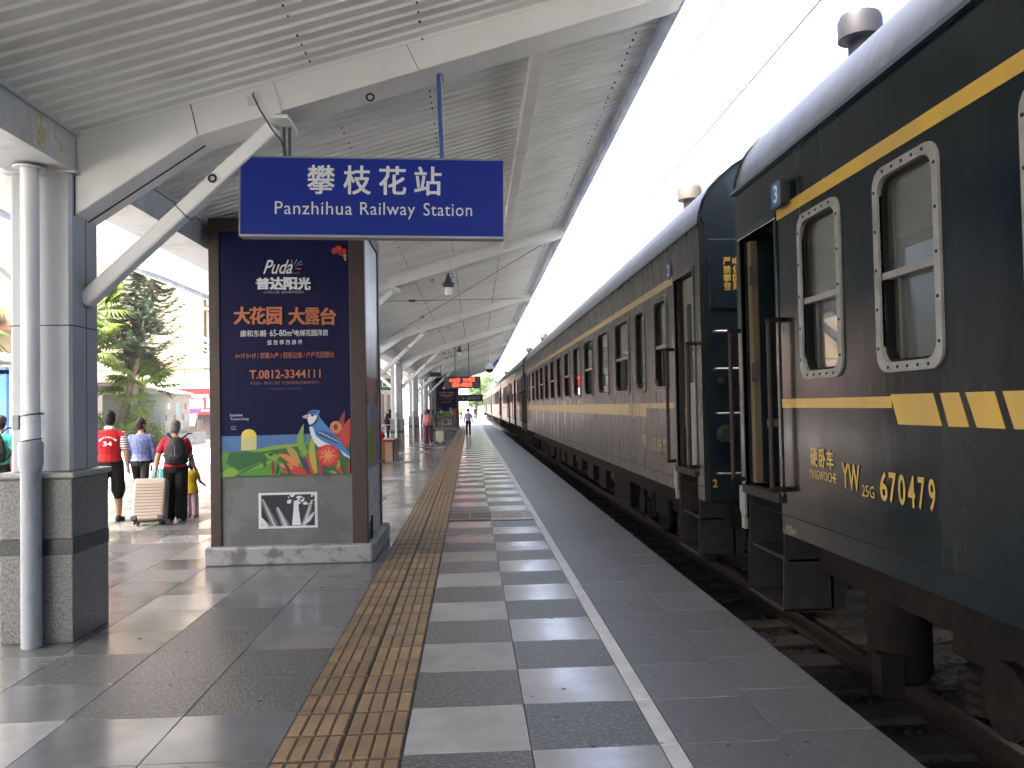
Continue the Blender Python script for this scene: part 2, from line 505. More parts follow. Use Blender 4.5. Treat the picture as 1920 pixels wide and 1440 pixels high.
M['needle'] = leaf_mat('conifer needles', (.018, .04, .02), (.035, .065, .03), .2)
M['palm'] = leaf_mat('palm leaf', (.085, .14, .02), (.14, .20, .035), .5)
M['bush'] = leaf_mat('bush leaf', (.09, .16, .03), (.22, .28, .06), .45)
M['woodgreen'] = leaf_mat('far foliage', (.06, .12, .03), (.10, .17, .04), .3)
M['skin'] = mat('skin', (.30, .17, .105), .55, spec=.3)
M['hair'] = mat('black hair', (.004, .0035, .0035), .6, spec=.2, col2=(.010, .008, .007), vscale=40, bump=.4, bscale=70)
M['hair_grey'] = mat('greying hair', (.055, .048, .04), .6, spec=.2, col2=(.14, .125, .105), vscale=30, bump=.5, bscale=80)
M['hair_brown'] = mat('brown hair', (.010, .005, .004), .6, spec=.2, col2=(.022, .010, .008), vscale=30, bump=.4, bscale=70)
M['sign_green'] = mat('dark green signboard', (.01, .05, .04), .4)
# ------------------------------------------------------------------ ground, platform, track
RAIL = -0.34
struct('ground', MB().quad((-1500, -600, -.95), (1500, -600, -.95), (1500, 3000, -.95), (-1500, 3000, -.95)), M['earth'])
struct('plaza', MB().box(-70, -8.202, -12, 130, -.9, -.012), M['plaza'])
pl = put('platform', MB().box(-8.2, 1.93, -8, 150, -.9, -.03).mesh('platform', M['concrete']))
pl['kind'] = 'structure'
bed = put('joint_bed', MB().box(-8.19, 1.925, -7.9, 149, -.03, -.012).mesh('joint_bed', M['joint']), pl)
XL = [-.94 - .6 * k for k in range(13)]              # column joints to the left
ROW0 = 3.94 - .6 * 12
GAP = .0035
def tile_mesh(w, d, m, bv=.004):
    x, y = w / 2 - GAP / 2, d / 2 - GAP / 2
    b = .003
    vs = [(-x, -y, -.02), (x, -y, -.02), (x, y, -.02), (-x, y, -.02), (-x, -y, -b), (x, -y, -b), (x, y, -b), (-x, y, -b),
          (-x + b, -y + b, 0), (x - b, -y + b, 0), (x - b, y - b, 0), (-x + b, y - b, 0)]
    fs = [(0, 1, 5, 4), (1, 2, 6, 5), (2, 3, 7, 6), (3, 0, 4, 7), (4, 5, 9, 8), (5, 6, 10, 9), (6, 7, 11, 10), (7, 4, 8, 11), (8, 9, 10, 11)]
    return MB().add(vs, fs).mesh('paving_tile', m)
TM = {}
def tile_kind(col, row):
    """which stone lies where: chequer beside the ochre strip, mixed slabs elsewhere"""
    rnd = random.Random(col * 7919 + row * 104729)
    if col == 'a': pass
    return rnd.random()
tiles = []          # (x0,x1,y0,y1,kind)
for r in range(-2 + 12 - 3, 160):
    y0 = ROW0 + .6 * r
    if y0 < 1.5 or y0 > 78: continue
    par = r % 2
    if not (11.9 < y0 + .3 < 12.9):
        tiles.append((-.343, .255, y0, y0 + .6, 'tile_light' if par == 0 else 'tile_dark'))
        tiles.append((.255, .857, y0, y0 + .6, 'tile_dark' if par == 0 else 'tile_light'))
    for k in range(12):
        u = random.random()
        kk = 'tile_mid' if u < .78 else ('tile_dark' if u < .93 else 'tile_light')
        if k in (0, 1) and 4.5 < y0 < 5.9: kk = 'tile_dark' if k == 1 or y0 < 5.2 else 'tile_mid'
        tiles.append((XL[k + 1], XL[k], y0, y0 + .6, kk))
    tiles.append((.953, 1.45, y0, y0 + .6, 'tile_edge'))
    tiles.append((1.45, 1.945, y0 + .1, y0 + .7, 'tile_edge'))
def vis(t):
    x, y = (t[0] + t[1]) / 2, t[2]
    return y > 2.9 and -.62 * y - .2 < x < .66 * y
cand = sorted([t for t in tiles if vis(t)], key=lambda t: t[2])
near = set(cand[:290])
rest = {k: MB() for k in ('tile_light', 'tile_mid', 'tile_dark', 'tile_edge')}
for t in tiles:
    w, d = round(t[1] - t[0], 4), round(t[3] - t[2], 4)
    if t in near:
        key = (w, d, t[4])
        if key not in TM: TM[key] = tile_mesh(w, d, M[t[4]])
        put('paving_tile', TM[key], pl, ((t[0] + t[1]) / 2, (t[2] + t[3]) / 2, random.uniform(-.0006, .0006)))
    else:
        rest[t[4]].box(t[0] + GAP / 2, t[1] - GAP / 2, t[2] + GAP / 2, t[3] - GAP / 2, -.02, 0)
for k, mb in rest.items():
    put('paving_field', mb.mesh('paving_field', M[k]), pl)['kind'] = 'stuff'
put('far_paving', MB().box(-8.19, 1.94, 78.7, 149, -.012, -.002).mesh('far_paving', M['tile_edge']), pl)
# white safety line, one stone per row
wl = {}
for r in range(8, 136):
    y0 = ROW0 + .6 * r
    if y0 < 1.5 or y0 > 78: continue
    me = wl.get(0) or tile_mesh(.093, .6, M['white_stone']); wl[0] = me
    put('line_stone', me, pl, (.905, y0 + .3, .0005))
# ochre tactile strip, 0.3 m tiles with raised bars
strip = put('tactile_strip', MB().box(-.939, -.345, 1.5, 78, -.02, -.008).mesh('tactile_strip', M['joint']))
strip['kind'] = 'structure'
def tact_mb(mb, cx, cy, lo=False):
    h = .146
    mb.box(cx - h, cx + h, cy - .146, cy + .146, -.02, -.001, 1)
    if lo:
        mb.box(cx - .12, cx + .12, cy - .13, cy + .13, -.001, .0035); return
    for i in range(4):
        x = cx - .108 + .072 * i
        a, b, c = .031, .026, .006
        y0, y1 = cy - .136, cy + .136
        vs = [(x - a, y0, -.001), (x + a, y0, -.001), (x + a, y1, -.001), (x - a, y1, -.001), (x - b, y0 + .012, c), (x + b, y0 + .012, c), (x + b, y1 - .012, c), (x - b, y1 - .012, c)]
        mb.add(vs, [(4, 5, 6, 7), (0, 1, 5, 4), (1, 2, 6, 5), (2, 3, 7, 6), (3, 0, 4, 7)])
tb = MB(); tact_mb(tb, 0, 0); tme = tb.mesh('tactile_tile', [M['ochre'], M['ochre_d']])
farb = MB()
for r in range(0, 260):
    y = 1.5 + .15 + .3 * r
    if y > 77.8: break
    for cx in (-.793, -.493):
        if y < 26: put('tactile_tile', tme, strip, (cx, y, random.uniform(-.0008, .0008)))
        else: tact_mb(farb, cx, y, y > 40)
put('tactile_field', farb.mesh('tactile_field', [M['ochre'], M['ochre_d']]), strip)['kind'] = 'stuff'
gum = MB(); rgg = random.Random(21)
for i in range(260):
    x, y, r_ = rgg.uniform(-5, 1.9), 3 + 14 * rgg.random() ** 1.4, rgg.uniform(.005, .016)
    gum.add([(x + r_ * rgg.uniform(.7, 1.2) * cos(a), y + r_ * rgg.uniform(.7, 1.2) * sin(a), .0016) for a in [2 * pi * k / 7 for k in range(7)]], [list(range(7))])
put('trodden_gum', gum.mesh('trodden_gum', mat('trodden gum', (.03, .03, .03), .7)), pl)['kind'] = 'stuff'
# drain cover: pressed steel tread plate and a pair of dark lids
dc = Thing('drain_cover', 'shiny studded steel drain plate beside the white safety line', 'drain cover', (.556, 12.42, 0))
dc.part('plate', MB().box(.262, .85, 12.06, 12.80, -.018, .003), M['steel'])
for i in range(12):
    x = .29 + i * .048
    dc.part('stud_row', MB().prism_x([(12.09, .003), (12.77, .003), (12.75, .013), (12.11, .013)], x, x + .02), M['steel'])
put_k = dc.part('kerb_stone', MB().box(.258, .854, 11.92, 12.055, -.018, .001), M['white_stone'])
dc.part('kerb_stone', MB().box(.258, .854, 12.805, 12.94, -.018, .001), M['white_stone'])
lidt = Thing('inspection_lid', 'pair of flat dark brown metal lids between chequered tiles', 'inspection lid', (-.04, 12.42, 0))
lidt.part('lid', MB().box(-.338, -.056, 12.10, 12.74, -.018, .002), M['brownmetal'])
lidt.part('lid', MB().box(-.03, .25, 12.10, 12.74, -.018, .002), M['brownmetal'])
lidt.part('rim', MB().box(-.341, .253, 11.95, 12.098, -.018, 0).box(-.341, .253, 12.742, 12.9, -.018, 0).box(-.054, -.032, 12.1, 12.74, -.018, .003), M['tile_dark'])
# platform face towards the track
struct('platform_face', MB().box(1.92, 1.94, -8, 149, -.9, -.025), M['concrete'])
# track
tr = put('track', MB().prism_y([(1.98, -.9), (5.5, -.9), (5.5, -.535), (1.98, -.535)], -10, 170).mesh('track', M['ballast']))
tr['kind'] = 'structure'
def rail_poly(x):
    return [(x - .066, RAIL - .152), (x + .066, RAIL - .152), (x + .066, RAIL - .14), (x + .009, RAIL - .115), (x + .009, RAIL - .04), (x + .035, RAIL - .032),
            (x + .034, RAIL - .003), (x - .034, RAIL - .003), (x - .035, RAIL - .032), (x - .009, RAIL - .04), (x - .009, RAIL - .115), (x - .066, RAIL - .14)]
for x in (2.98, 4.42):
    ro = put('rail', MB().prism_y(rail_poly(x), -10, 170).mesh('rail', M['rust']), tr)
    put('rail_head', MB().box(x - .030, x + .030, -10, 170, RAIL - .003, RAIL).mesh('rail_head', M['railtop']), ro)
sm = MB()
sm.prism_y([(-1.25, -.6), (1.25, -.6), (1.25, -.53), (1.2, -.498), (.5, -.49), (.3, -.515), (-.3, -.515), (-.5, -.49), (-1.2, -.498), (-1.25, -.53)], -.14, .14)
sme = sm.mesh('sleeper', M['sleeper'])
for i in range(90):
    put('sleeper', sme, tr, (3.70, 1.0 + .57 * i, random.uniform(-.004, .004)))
rb = MB(); rng = random.Random(3)
for i in range(7000):
    y = 1.5 + 22 * rng.random() ** 1.6
    x = rng.uniform(1.99, 4.9); s = rng.uniform(.016, .042)
    z = -.535 + rng.uniform(-.01, .035)
    vs = []
    for (a, b, c) in ((1, 0, 0), (-1, 0, 0), (0, 1, 0), (0, -1, 0), (0, 0, 1), (0, 0, -1)):
        q = rng.uniform(.6, 1.2) * s
        vs.append((x + a * q + rng.uniform(-.3, .3) * s, y + b * q + rng.uniform(-.3, .3) * s, z + c * q * .7))
    rb.add(vs, [(0, 2, 4), (2, 1, 4), (1, 3, 4), (3, 0, 4), (2, 0, 5), (1, 2, 5), (3, 1, 5), (0, 3, 5)])
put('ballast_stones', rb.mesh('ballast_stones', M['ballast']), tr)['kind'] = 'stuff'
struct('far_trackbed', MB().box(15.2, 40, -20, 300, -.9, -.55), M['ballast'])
op = struct('light_block_platform', MB().box(5.55, 15, -30, 170, -.9, .28), M['concrete'])  # unseen platform, added to block low sky light under the train

# ------------------------------------------------------------------ canopy (local frame: origin under the first column)
PX, PY = -3.06, 6.36
CAN = Thing('platform_canopy', 'long white butterfly roof canopy on grey columns over the platform', 'canopy', (PX, PY, 0), -.0055, local=True)
BAY = 9.0
NB = 8
Y_END = BAY * 7 + 3.0
ZG, ZE = 3.64, 4.92           # roof underside at gutter and eave
UR, UL = 4.78, -4.45          # eave offsets
S_R = (ZE - ZG) / (UR - .22)
def roof_z(u): return ZG + S_R * (abs(u) - .22) * (1 if u > 0 else (UR - .22) / (-UL - .22))
M['lap'] = mat('dirty lap joint', (.12, .115, .10), .8, col2=(.4, .39, .36), vscale=1.5, vlo=.4, vhi=.7)
# columns
def build_column():
    c = MB()
    a = .215
    ch = .02
    c.prism_z([(-a, -a + ch), (-a + ch, -a), (a - ch, -a), (a, -a + ch), (a, a - ch), (a - ch, a), (-a + ch, a), (-a, a - ch)], 1.2, 3.35)
    col = CAN.part('column', c, M['colclad'])
    bb = MB().box(-.25, .25, -.29, .29, 0, .615).box(-.25, .25, -.29, .29, .725, 1.15)
    CAN.part('granite_base', bb, M['granite'], col, bev=.008)
    CAN.part('dark_band', MB().box(-.252, .252, -.292, .292, .615, .725), M['granite_d'], col)
    CAN.part('ledge', MB().box(-.275, .275, -.315, .315, 1.15, 1.195), M['granite_l'], col, bev=.015)
    s = MB()
    s.box(-.2165, .2165, -.2165, .2165, 2.235, 2.243)
    s.box(.2145, .2172, .01, .016, 1.2, 3.35)
    CAN.part('seam', s, M['seam'], col)
    CAN.part('cap_plate', MB().box(-.26, .26, -.24, .24, 3.335, 3.352), M['galv'], col)
    return col
# downpipe, in front of the column
def build_pipe():
    p = MB()
    p.tube([(.005, -.365, 1.42), (.005, -.365, 3.345)], .060, 18)
    pipe = CAN.part('downpipe', p, M['pvc'], smooth=40)
    q = MB()
    for z in (1.50, 1.56, 1.62): q.lathe([(.061, z - .006), (.065, z - .004), (.065, z + .004), (.061, z + .006)], (.005, -.365, 0), 18)
    q.lathe([(.063, 1.42), (.063, 1.6)], (.005, -.365, 0), 18)
    CAN.part('pipe_coupling', q, M['pvc'], pipe, smooth=40)
    q = MB()
    q.lathe([(.067, .0), (.067, 1.20), (.08, 1.27), (.08, 1.40), (.072, 1.42)], (.005, -.365, 0), 18)
    CAN.part('lower_pipe', q, M['pvc_low'], pipe, smooth=40)
    q = MB().lathe([(.0615, 3.322), (.10, 3.326), (.105, 3.333)], (.005, -.365, 0), 18)
    CAN.part('pipe_collar', q, M['galv'], pipe, smooth=40)
    w = MB()
    w.ring_y((0, 0, 0), .070, .004, 16, 5)
    w2 = MB()
    for z in (1.425, 1.60):
        for v in w.v: pass
        n = len(w2.v)
        w2.add([(v[0] + .005, v[2] - .365, v[1] + z + v[0] * .15) for v in w.v], w.f)
    w2.tube([(.072, -.365, 1.61), (.09, -.37, 1.60), (.095, -.365, 1.615)], .004, 5)
    CAN.part('wire_tie', w2, M['wire'], pipe)
    b = MB().box(-.10, -.055, -.41, -.34, 1.50, 1.60)
    CAN.part('junction_box', b, M['pvc_low'], pipe, bev=.006)
    return pipe
def beam_poly(sgn):
    e = UR if sgn > 0 else -UL
    k = (e - .22) / (UR - .22)
    P = [(.215, 3.038), (1.095, 3.62), (1.095 + (e - 1.095) * .97, 4.68), (e - .02, 4.72), (e - .02, ZE - .012), (.215, ZG - .012)]
    return [(x * sgn, z) for x, z in P]
def build_beam(sgn):
    b = MB().prism_y(beam_poly(sgn), -.16, .20)
    o = CAN.part('beam', b, M['cladding'], bev=.012)
    s = MB()
    # seam at the knee and along the soffit
    zt = ZG + S_R * (1.06 - .22)
    s.bar((1.10 * sgn, -.161, 3.63), (1.05 * sgn, -.161, zt - .02), .006, .006)
    s.bar((.22 * sgn, .05, 3.037), (1.09 * sgn, .05, 3.613), .010, .008)
    s.bar((.217 * sgn, -.161, 3.04), (.217 * sgn, -.161, ZG), .008, .006)
    x = 2.72
    s.bar((x * sgn, -.161, 4.10), ((x - .09) * sgn, -.161, ZG + S_R * (x - .3) - .02), .004, .004)
    CAN.part('seam', s, M['seam'], o)
    # cover plate over the brace joint
    zb = 3.62 + (4.68 - 3.62) / ((UR - 1.095) * .97) * (1.62 - 1.095)
    q = MB()
    q.bar((1.665 * sgn, -.17, zb - .005), (1.60 * sgn, -.17, ZG + S_R * 1.38), .10, .022, up=(0, 1, 0))
    q.box((1.60 * sgn), (1.76 * sgn), -.185, .215, zb - .035, zb - .008)
    CAN.part('cover_plate', q, M['cladding'], o, bev=.004)
    if sgn > 0:
        f = MB().obox((1.50, -.168, zb + .10), (.036, 0, .009), (0, .008, 0), (-.009, 0, .036))
        CAN.part('socket', f, M['white'], o, bev=.003)
        CAN.part('eye_bolt', MB().ring_y((2.36, -.175, 3.895), .026, .007), M['black'], o, smooth=40)
    # brace from the column to the beam
    n = MB()
    n.bar((.20 * sgn, .02, 2.43), (1.62 * sgn, .02, 3.735), .13, .115, up=(0, 0, 1))
    br = CAN.part('brace', n, M['cladding'], bev=.02)
    if sgn > 0:
        CAN.part('brace_ring', MB().ring_y((1.17, -.055, 3.335), .026, .008), M['black'], br, smooth=40)
    CAN.part('brace_seam', MB().obox((.93 * sgn, .02, 3.10), (.004 * .735 * sgn, 0, .004 * .677), (0, .067, 0), (-.060 * .677 * sgn, 0, .060 * .735)), M['seam'], br)
    return [o, br]
proto = [build_column(), build_pipe()] + build_beam(1) + build_beam(-1)
for k in range(1, NB):
    for o in proto:
        c = copy_tree(o, CAN.root)
        c.location = (0, BAY * k, 0)
for o in [proto[2]]:
    c = copy_tree(o, CAN.root); c.location = (0, -BAY, 0)
for o in [proto[0], proto[4]]:
    c = copy_tree(o, CAN.root); c.location = (0, -BAY, 0)
# patch where an old paint of the gutter peeled
# valley gutter box between columns
for k in range(-1, NB - 1):
    y0, y1 = (k * BAY + .21, (k + 1) * BAY - .17)
    g = MB().box(-.235, .235, y0, y1, 3.352, ZG + .03)
    go = CAN.part('gutter_box', g, M['galv'], bev=.01)
    if k in (-1, 0):
        CAN.part('gutter_lip', MB().box(.235, .262, y0, y1, ZG - .03, ZG + .02).box(.236, .247, y0, y1, 3.345, 3.375), M['galv'], go)
go = CAN.part('gutter_box', MB().box(-.235, .235, -.16, .20, 3.352, ZG - .02), M['galv'])
peel = mat('peeled ochre paint', (.46, .40, .22), .7, col2=(.60, .60, .55), vscale=14, vlo=.45, vhi=.55)
pp = MB()
rngp = random.Random(5)
for (yy, zz, ww, hh) in ((-.46, 3.50, .07, .16), (-.30, 3.54, .05, .12), (-.20, 3.50, .03, .10), (-.52, 3.42, .045, .10)):
    poly = []
    for i in range(12):
        a = 2 * pi * i / 12
        rr = rngp.uniform(.7, 1.15)
        poly.append((yy - .2 + ww * rr * cos(a), zz + hh * rr * sin(a) * .75))
    pp.prism_x(poly, .2345, .2362)
CAN.part('peeled_patch', pp, peel, go)
# roof sheets: one ribbed sheet every 0.84 m on each wing
def sheet_mesh(sgn):
    e = UR if sgn > 0 else -UL
    u0, u1 = .24, e
    prof = []
    pit, n = .14, 6
    for i in range(n):
        y = i * pit
        prof += [(y, 0), (y + .100, 0), (y + .110, -.020), (y + .130, -.020)]
    prof.append((n * pit - .004, 0)); prof.append((n * pit + .005, -.003))
    mb = MB()
    m = len(prof)
    for (u, z) in ((u0, ZG), (u1, ZE)):
        for (y, h) in prof: mb.v.append((u * sgn, y, z + h))
    for (u, z) in ((u0, ZG), (u1, ZE)):
        for (y, h) in prof: mb.v.append((u * sgn, y, z + h + .05))
    for i in range(m - 1):
        a = (i, i + 1, m + i + 1, m + i)
        mb.f.append(a if sgn < 0 else a[::-1]); mb.m.append(1 if i == m - 2 else 0)
        b = (2 * m + i, 2 * m + i + 1, 3 * m + i + 1, 3 * m + i)
        mb.f.append(b if sgn > 0 else b[::-1]); mb.m.append(0)
    return mb
shR, shL = sheet_mesh(1), sheet_mesh(-1)
meR, meL = shR.mesh('roof_sheet', [M['canopy'], M['lap']]), shL.mesh('roof_sheet', [M['canopy'], M['lap']])
y = -BAY - 1.5
restR, n = MB(), 0
while y < Y_END:
    if y < 44:
        for me in (meR, meL):
            put('roof_sheet', me, CAN.root, (0, y, random.uniform(0, .004)))
    else:
        for sh in (shR, shL):
            restR.add([(v[0], v[1] + y, v[2]) for v in sh.v], sh.f)
    y += .84
CAN.part('far_roof_sheets', restR, M['canopy'], kind='stuff')
# eave fascias
for (u, sg) in ((UR, 1), (UL, -1)):
    for k in range(-1, NB - 1):
        y0, y1 = k * BAY - (1.4 if k == -1 else 0) + .003, (k + 1) * BAY
        f = CAN.part('fascia', MB().box(u - .03, u + .03, y0, y1, 4.77, 4.99), M['fascia'], bev=.008)
# purlin near the eave in the first bays
for k in range(0, 1):
    uu = 3.66
    zz = roof_z(uu)
    o = CAN.part('purlin', MB().box(uu - .055, uu + .055, k * BAY + .205, (k + 1) * BAY - .165, zz - .17, zz - .01), M['cladding'], bev=.006)
    CAN.part('seam', MB().box(uu - .056, uu + .056, k * BAY + 3.0, k * BAY + 3.006, zz - .171, zz - .01).box(uu - .056, uu + .056, k * BAY + 6.3, k * BAY + 6.306, zz - .171, zz - .01), M['seam'], o)
# rusty screw heads along the purlin lines
sc_ = MB()
for k in range(-1, 5):
    for uu in (1.95, 2.75, 3.62, 4.55):
        if k < 0 and uu > 3: continue
        for i in range(64):
            yy = k * BAY + .3 + i * .14 - .025
            if random.random() < .25: continue
            s_ = random.uniform(.004, .009)
            z = roof_z(uu) - .022
            sc_.box(uu - s_, uu + s_, yy - s_ * .7, yy + s_ * .7, z - .012, z + .004)
CAN.part('screw_heads', sc_, M['rust'], kind='stuff')
# diagonal tie rods in the bays beyond the advertisement pillar
for k in (1, 3):
    for (a, b) in (((.6, k * BAY + .3), (4.5, (k + 1) * BAY - .3)), ((4.5, k * BAY + .3), (.6, (k + 1) * BAY - .3))):
        za, zb = roof_z(a[0]) - .16, roof_z(b[0]) - .16
        A, B = Vector((a[0], a[1], za)), Vector((b[0], b[1], zb))
        ro = CAN.part('tie_rod', MB().tube([A, B], .008, 6), M['darkgrey'])
        c = A.lerp(B, .3 if a[0] < 1 else .7)
        d = (B - A).normalized()
        CAN.part('turnbuckle', MB().tube([c - d * .16, c - d * .1, c + d * .1, c + d * .16], [.012, .03, .03, .012], 6), M['darkgrey'], ro)
# ------------------------------------------------------------------ hanging station sign
YS = 6.33
sg = Thing('station_sign', 'blue hanging board with white station name in two scripts', 'sign', (-.71, 6.38, 2.9))
def rs(u, w):      # board coordinates in metres from its centre, board hangs slightly out of level
    a = -.0195
    return (-.7105 + u * cos(a) - w * sin(a), 3.1935 + u * sin(a) + w * cos(a))
HW, HH = .983, .290
def sgbox(mb, u0, u1, w0, w1, y0, y1):
    mb.prism_y([rs(u0, w0), rs(u1, w0), rs(u1, w1), rs(u0, w1)], y0, y1)
b = MB(); sgbox(b, -HW, HW, -HH, HH, YS, YS + .1)
board = sg.part('board', b, M['sign_blue'])
b = MB()
for (u0, u1, w0, w1) in ((-HW - .006, HW + .006, HH, HH + .012), (-HW - .006, HW + .006, -HH - .018, -HH), (-HW - .01, -HW, -HH, HH), (HW, HW + .01, -HH, HH)):
    sgbox(b, u0, u1, w0, w1, YS - .004, YS + .104)
sg.part('frame', b, M['sign_edge'], board)
def tos(u, w):
    x, z = rs(u, w)
    return (x, YS - .0025, z)
# board pixels: 489 px wide in the photograph
def su(x): return (x - 698) / 489 * 2 * HW
def sw(y, x): return (372.5 - (y - (x - 698) * .0125)) / 144 * 2 * HH
for ch, cx in (('攀', 602), ('枝', 669), ('花', 735), ('站', 801)):
    t = MB(); text_mb(t, ch, su(cx - 24.5), su(cx + 24.5), .02, .235, tos, .012, res=3)
    sg.part('lettering', t, M['white_print'], board)
for wd, a, b, lo in (('Panzhihua', 517, 660, -.137), ('Railway', 675, 777, -.165), ('Station', 793, 884, -.137)):
    t = MB(); text_mb(t, wd, su(a), su(b), lo if wd != 'Panzhihua' else -.137, -.040, tos, .0, res=3, space=1.08)
    sg.part('lettering', t, M['white_print'], board)
rodL = MB().tube([(-1.375, 6.38, 3.50), (-1.375, 6.38, 3.80)], .012, 8).tube([(-1.335, 6.38, 3.50), (-1.335, 6.38, 3.80)], .012, 8)
sg.part('hanger_rod', rodL, M['darkgrey'])
sg.part('hanger_rod', MB().tube([(-.185, 6.38, 3.48), (-.205, 6.36, 4.18)], .016, 10), M['blue_rod'], label='blue hanger rod')
sg.part('hook', MB().ring_y((-.207, 6.36, 4.215), .034, .009).tube([(-.2, 6.36, 4.18), (-.17, 6.35, 4.12), (-.165, 6.35, 4.08)], .004, 5), M['black'], smooth=40)
cable = [(-1.545, 6.165, 3.925), (-1.545, 6.13, 3.90), (-1.50, 6.13, 3.80), (-1.42, 6.18, 3.66), (-1.37, 6.25, 3.60), (-1.345, 6.3, 3.5)]
sg.part('cable', MB().tube(cable, .006, 6), M['wire'], smooth=60)

# ------------------------------------------------------------------ advertisement pillar
YP = 8.95
def P7(u, v):
    return (-2.623 + (u + .0185 * (100 - v) - 103) / 1090 * 1.35, .915 + (672 - (v + .023 * (u - 105))) / 807.0)
def P6(u, v): return P7(u - 43.65, v - 1353)
COLS = {}
def flat(name, col, rough=.32):
    return mat('print ' + name, col, rough)
def pillar(loc_dx, loc_dy, label, share=None):
    th = Thing('advert_pillar', label, 'advertising pillar', (-1.92 + loc_dx, 9.6 + loc_dy, 0), group='four sided advertising pillars on the platform')
    return th
AP = pillar(0, 0, 'near navy advertising pillar with bird poster under the blue station sign')
AP.part('base', MB().prism_z([(-2.775, 8.84), (-1.052, 8.84), (-1.03, 9.0), (-1.03, 10.52), (-2.775, 10.52)], 0, .19), M['worn_marble'], bev=.02)
core = AP.part('core', MB().box(-2.66, -1.16, 8.985, 10.38, .19, 3.60), M['greypanel'])
for (x0, x1, y0, y1) in ((-2.735, -2.623, 8.94, 9.06), (-1.268, -1.105, 8.94, 9.03), (-1.20, -1.105, 10.28, 10.40), (-2.735, -2.64, 10.28, 10.40)):
    AP.part('post', MB().box(x0, x1, y0, y1, .19, 3.60), M['brown'], bev=.006)
AP.part('top_rail', MB().box(-2.735, -1.105, 8.938, 10.402, 3.50, 3.64), M['brown'], bev=.006)
AP.part('grey_panel', MB().box(-2.622, -1.269, 8.962, 8.984, .19, .917), M['greypanel'])
poster = AP.part('poster', MB().box(-2.622, -1.269, 8.958, 8.984, .918, 3.498), M['poster'])
LAY = [8.9575]
def art(polys, parent, name='print'):
    """coloured flat shapes printed on the poster; each later one lies a hair in front"""
    mb = MB(); mats = []
    for (col, pts) in polys:
        m = flat('%.2f %.2f %.2f' % col, col)
        if m not in mats: mats.append(m)
        LAY[0] -= .00012
        q = [(x, LAY[0], z) for x, z in pts]
        mb.add(q, [list(range(len(q)))], mats.index(m))
        n = mb.f[-1]
        a = sum(pts[i][0] * pts[(i + 1) % len(pts)][1] - pts[(i + 1) % len(pts)][0] * pts[i][1] for i in range(len(pts)))
        if a < 0: mb.f[-1] = n[::-1]
    AP.part(name, mb, mats, parent)
def top6(pts): return [P6(*p) for p in pts]
def top7(pts): return [P7(min(max(p[0], 104), 1192), p[1]) for p in pts]
def disc7(cx, cy, rx, ry=None, a0=0, a1=360, n=20):
    ry = ry or rx
    return [P7(min(cx + rx * cos(radians(a0 + (a1 - a0) * i / n)), 1192), cy - ry * sin(radians(a0 + (a1 - a0) * i / n))) for i in range(n + (0 if a1 - a0 >= 360 else 1))]
def blade(x0, y0, x1, y1, w, bend=0.15, n=7):
    dx, dy = x1 - x0, y1 - y0; L = sqrt(dx * dx + dy * dy); nx, ny = -dy / L, dx / L
    A, B = [], []
    for i in range(n + 1):
        t = i / n
        off = bend * L * sin(pi * t) * .5
        ww = w * sin(pi * min(1, .12 + t * .88)) ** .8
        cx, cy = x0 + dx * t + nx * off, y0 + dy * t + ny * off
        A.append((cx + nx * ww / 2, cy + ny * ww / 2)); B.append((cx - nx * ww / 2, cy - ny * ww / 2))
    return top7(A + B[::-1])
SEA, SEA2, NAVY = (.035, .11, .26), (.09, .2, .38), (.009, .011, .05)
G1, G2, G3, G4 = (.012, .085, .02), (.06, .2, .025), (.14, .28, .04), (.01, .04, .015)
RD, RD2, OR, YL, PU = (.40, .02, .015), (.20, .01, .015), (.48, .16, .04), (.55, .38, .08), (.03, .015, .06)
BL, BL2, BW = (.03, .16, .42), (.015, .06, .2), (.55, .58, .62)
polys = [(SEA, top7([(104, 330), (400, 322), (700, 312), (900, 303), (900, 470), (104, 470)]))]
for i, yy in enumerate((342, 358, 372, 390, 408, 425, 440)):
    polys.append((SEA2, top7([(110 + 17 * i, yy), (700, yy - 16), (700, yy - 13.5), (110 + 17 * i, yy + 2.5)])))
polys += [((.45, .42, .18), top7([(275, 325), (403, 322), (403, 448), (275, 448)])), ((.62, .46, .06), disc7(339, 330, 64, 62, 0, 180)),
          (G1, top7([(104, 455), (250, 465), (400, 440), (560, 405), (780, 388), (900, 380), (1192, 470), (1192, 655), (104, 680)])),
          (G3, top7([(400, 440), (560, 405), (780, 388), (870, 384), (770, 410), (560, 440), (420, 462), (330, 460)])),
          (G2, top7([(104, 462), (250, 470), (470, 470), (600, 500), (470, 545), (330, 600), (240, 655), (104, 600)])),
          (G1, top7([(180, 470), (430, 472), (560, 500), (400, 560), (260, 620), (150, 560)])),
          (G3, top7([(104, 640), (160, 605), (215, 592), (255, 640), (220, 670), (104, 678)])),
          (G2, top7([(250, 660), (420, 570), (560, 520), (640, 560), (600, 660)])), (G3, top7([(300, 640), (470, 552), (575, 515), (480, 575)])),
          (G3, top7([(470, 480), (520, 462), (600, 495), (570, 540), (500, 515)])), (G4, disc7(525, 482, 22, 14))]
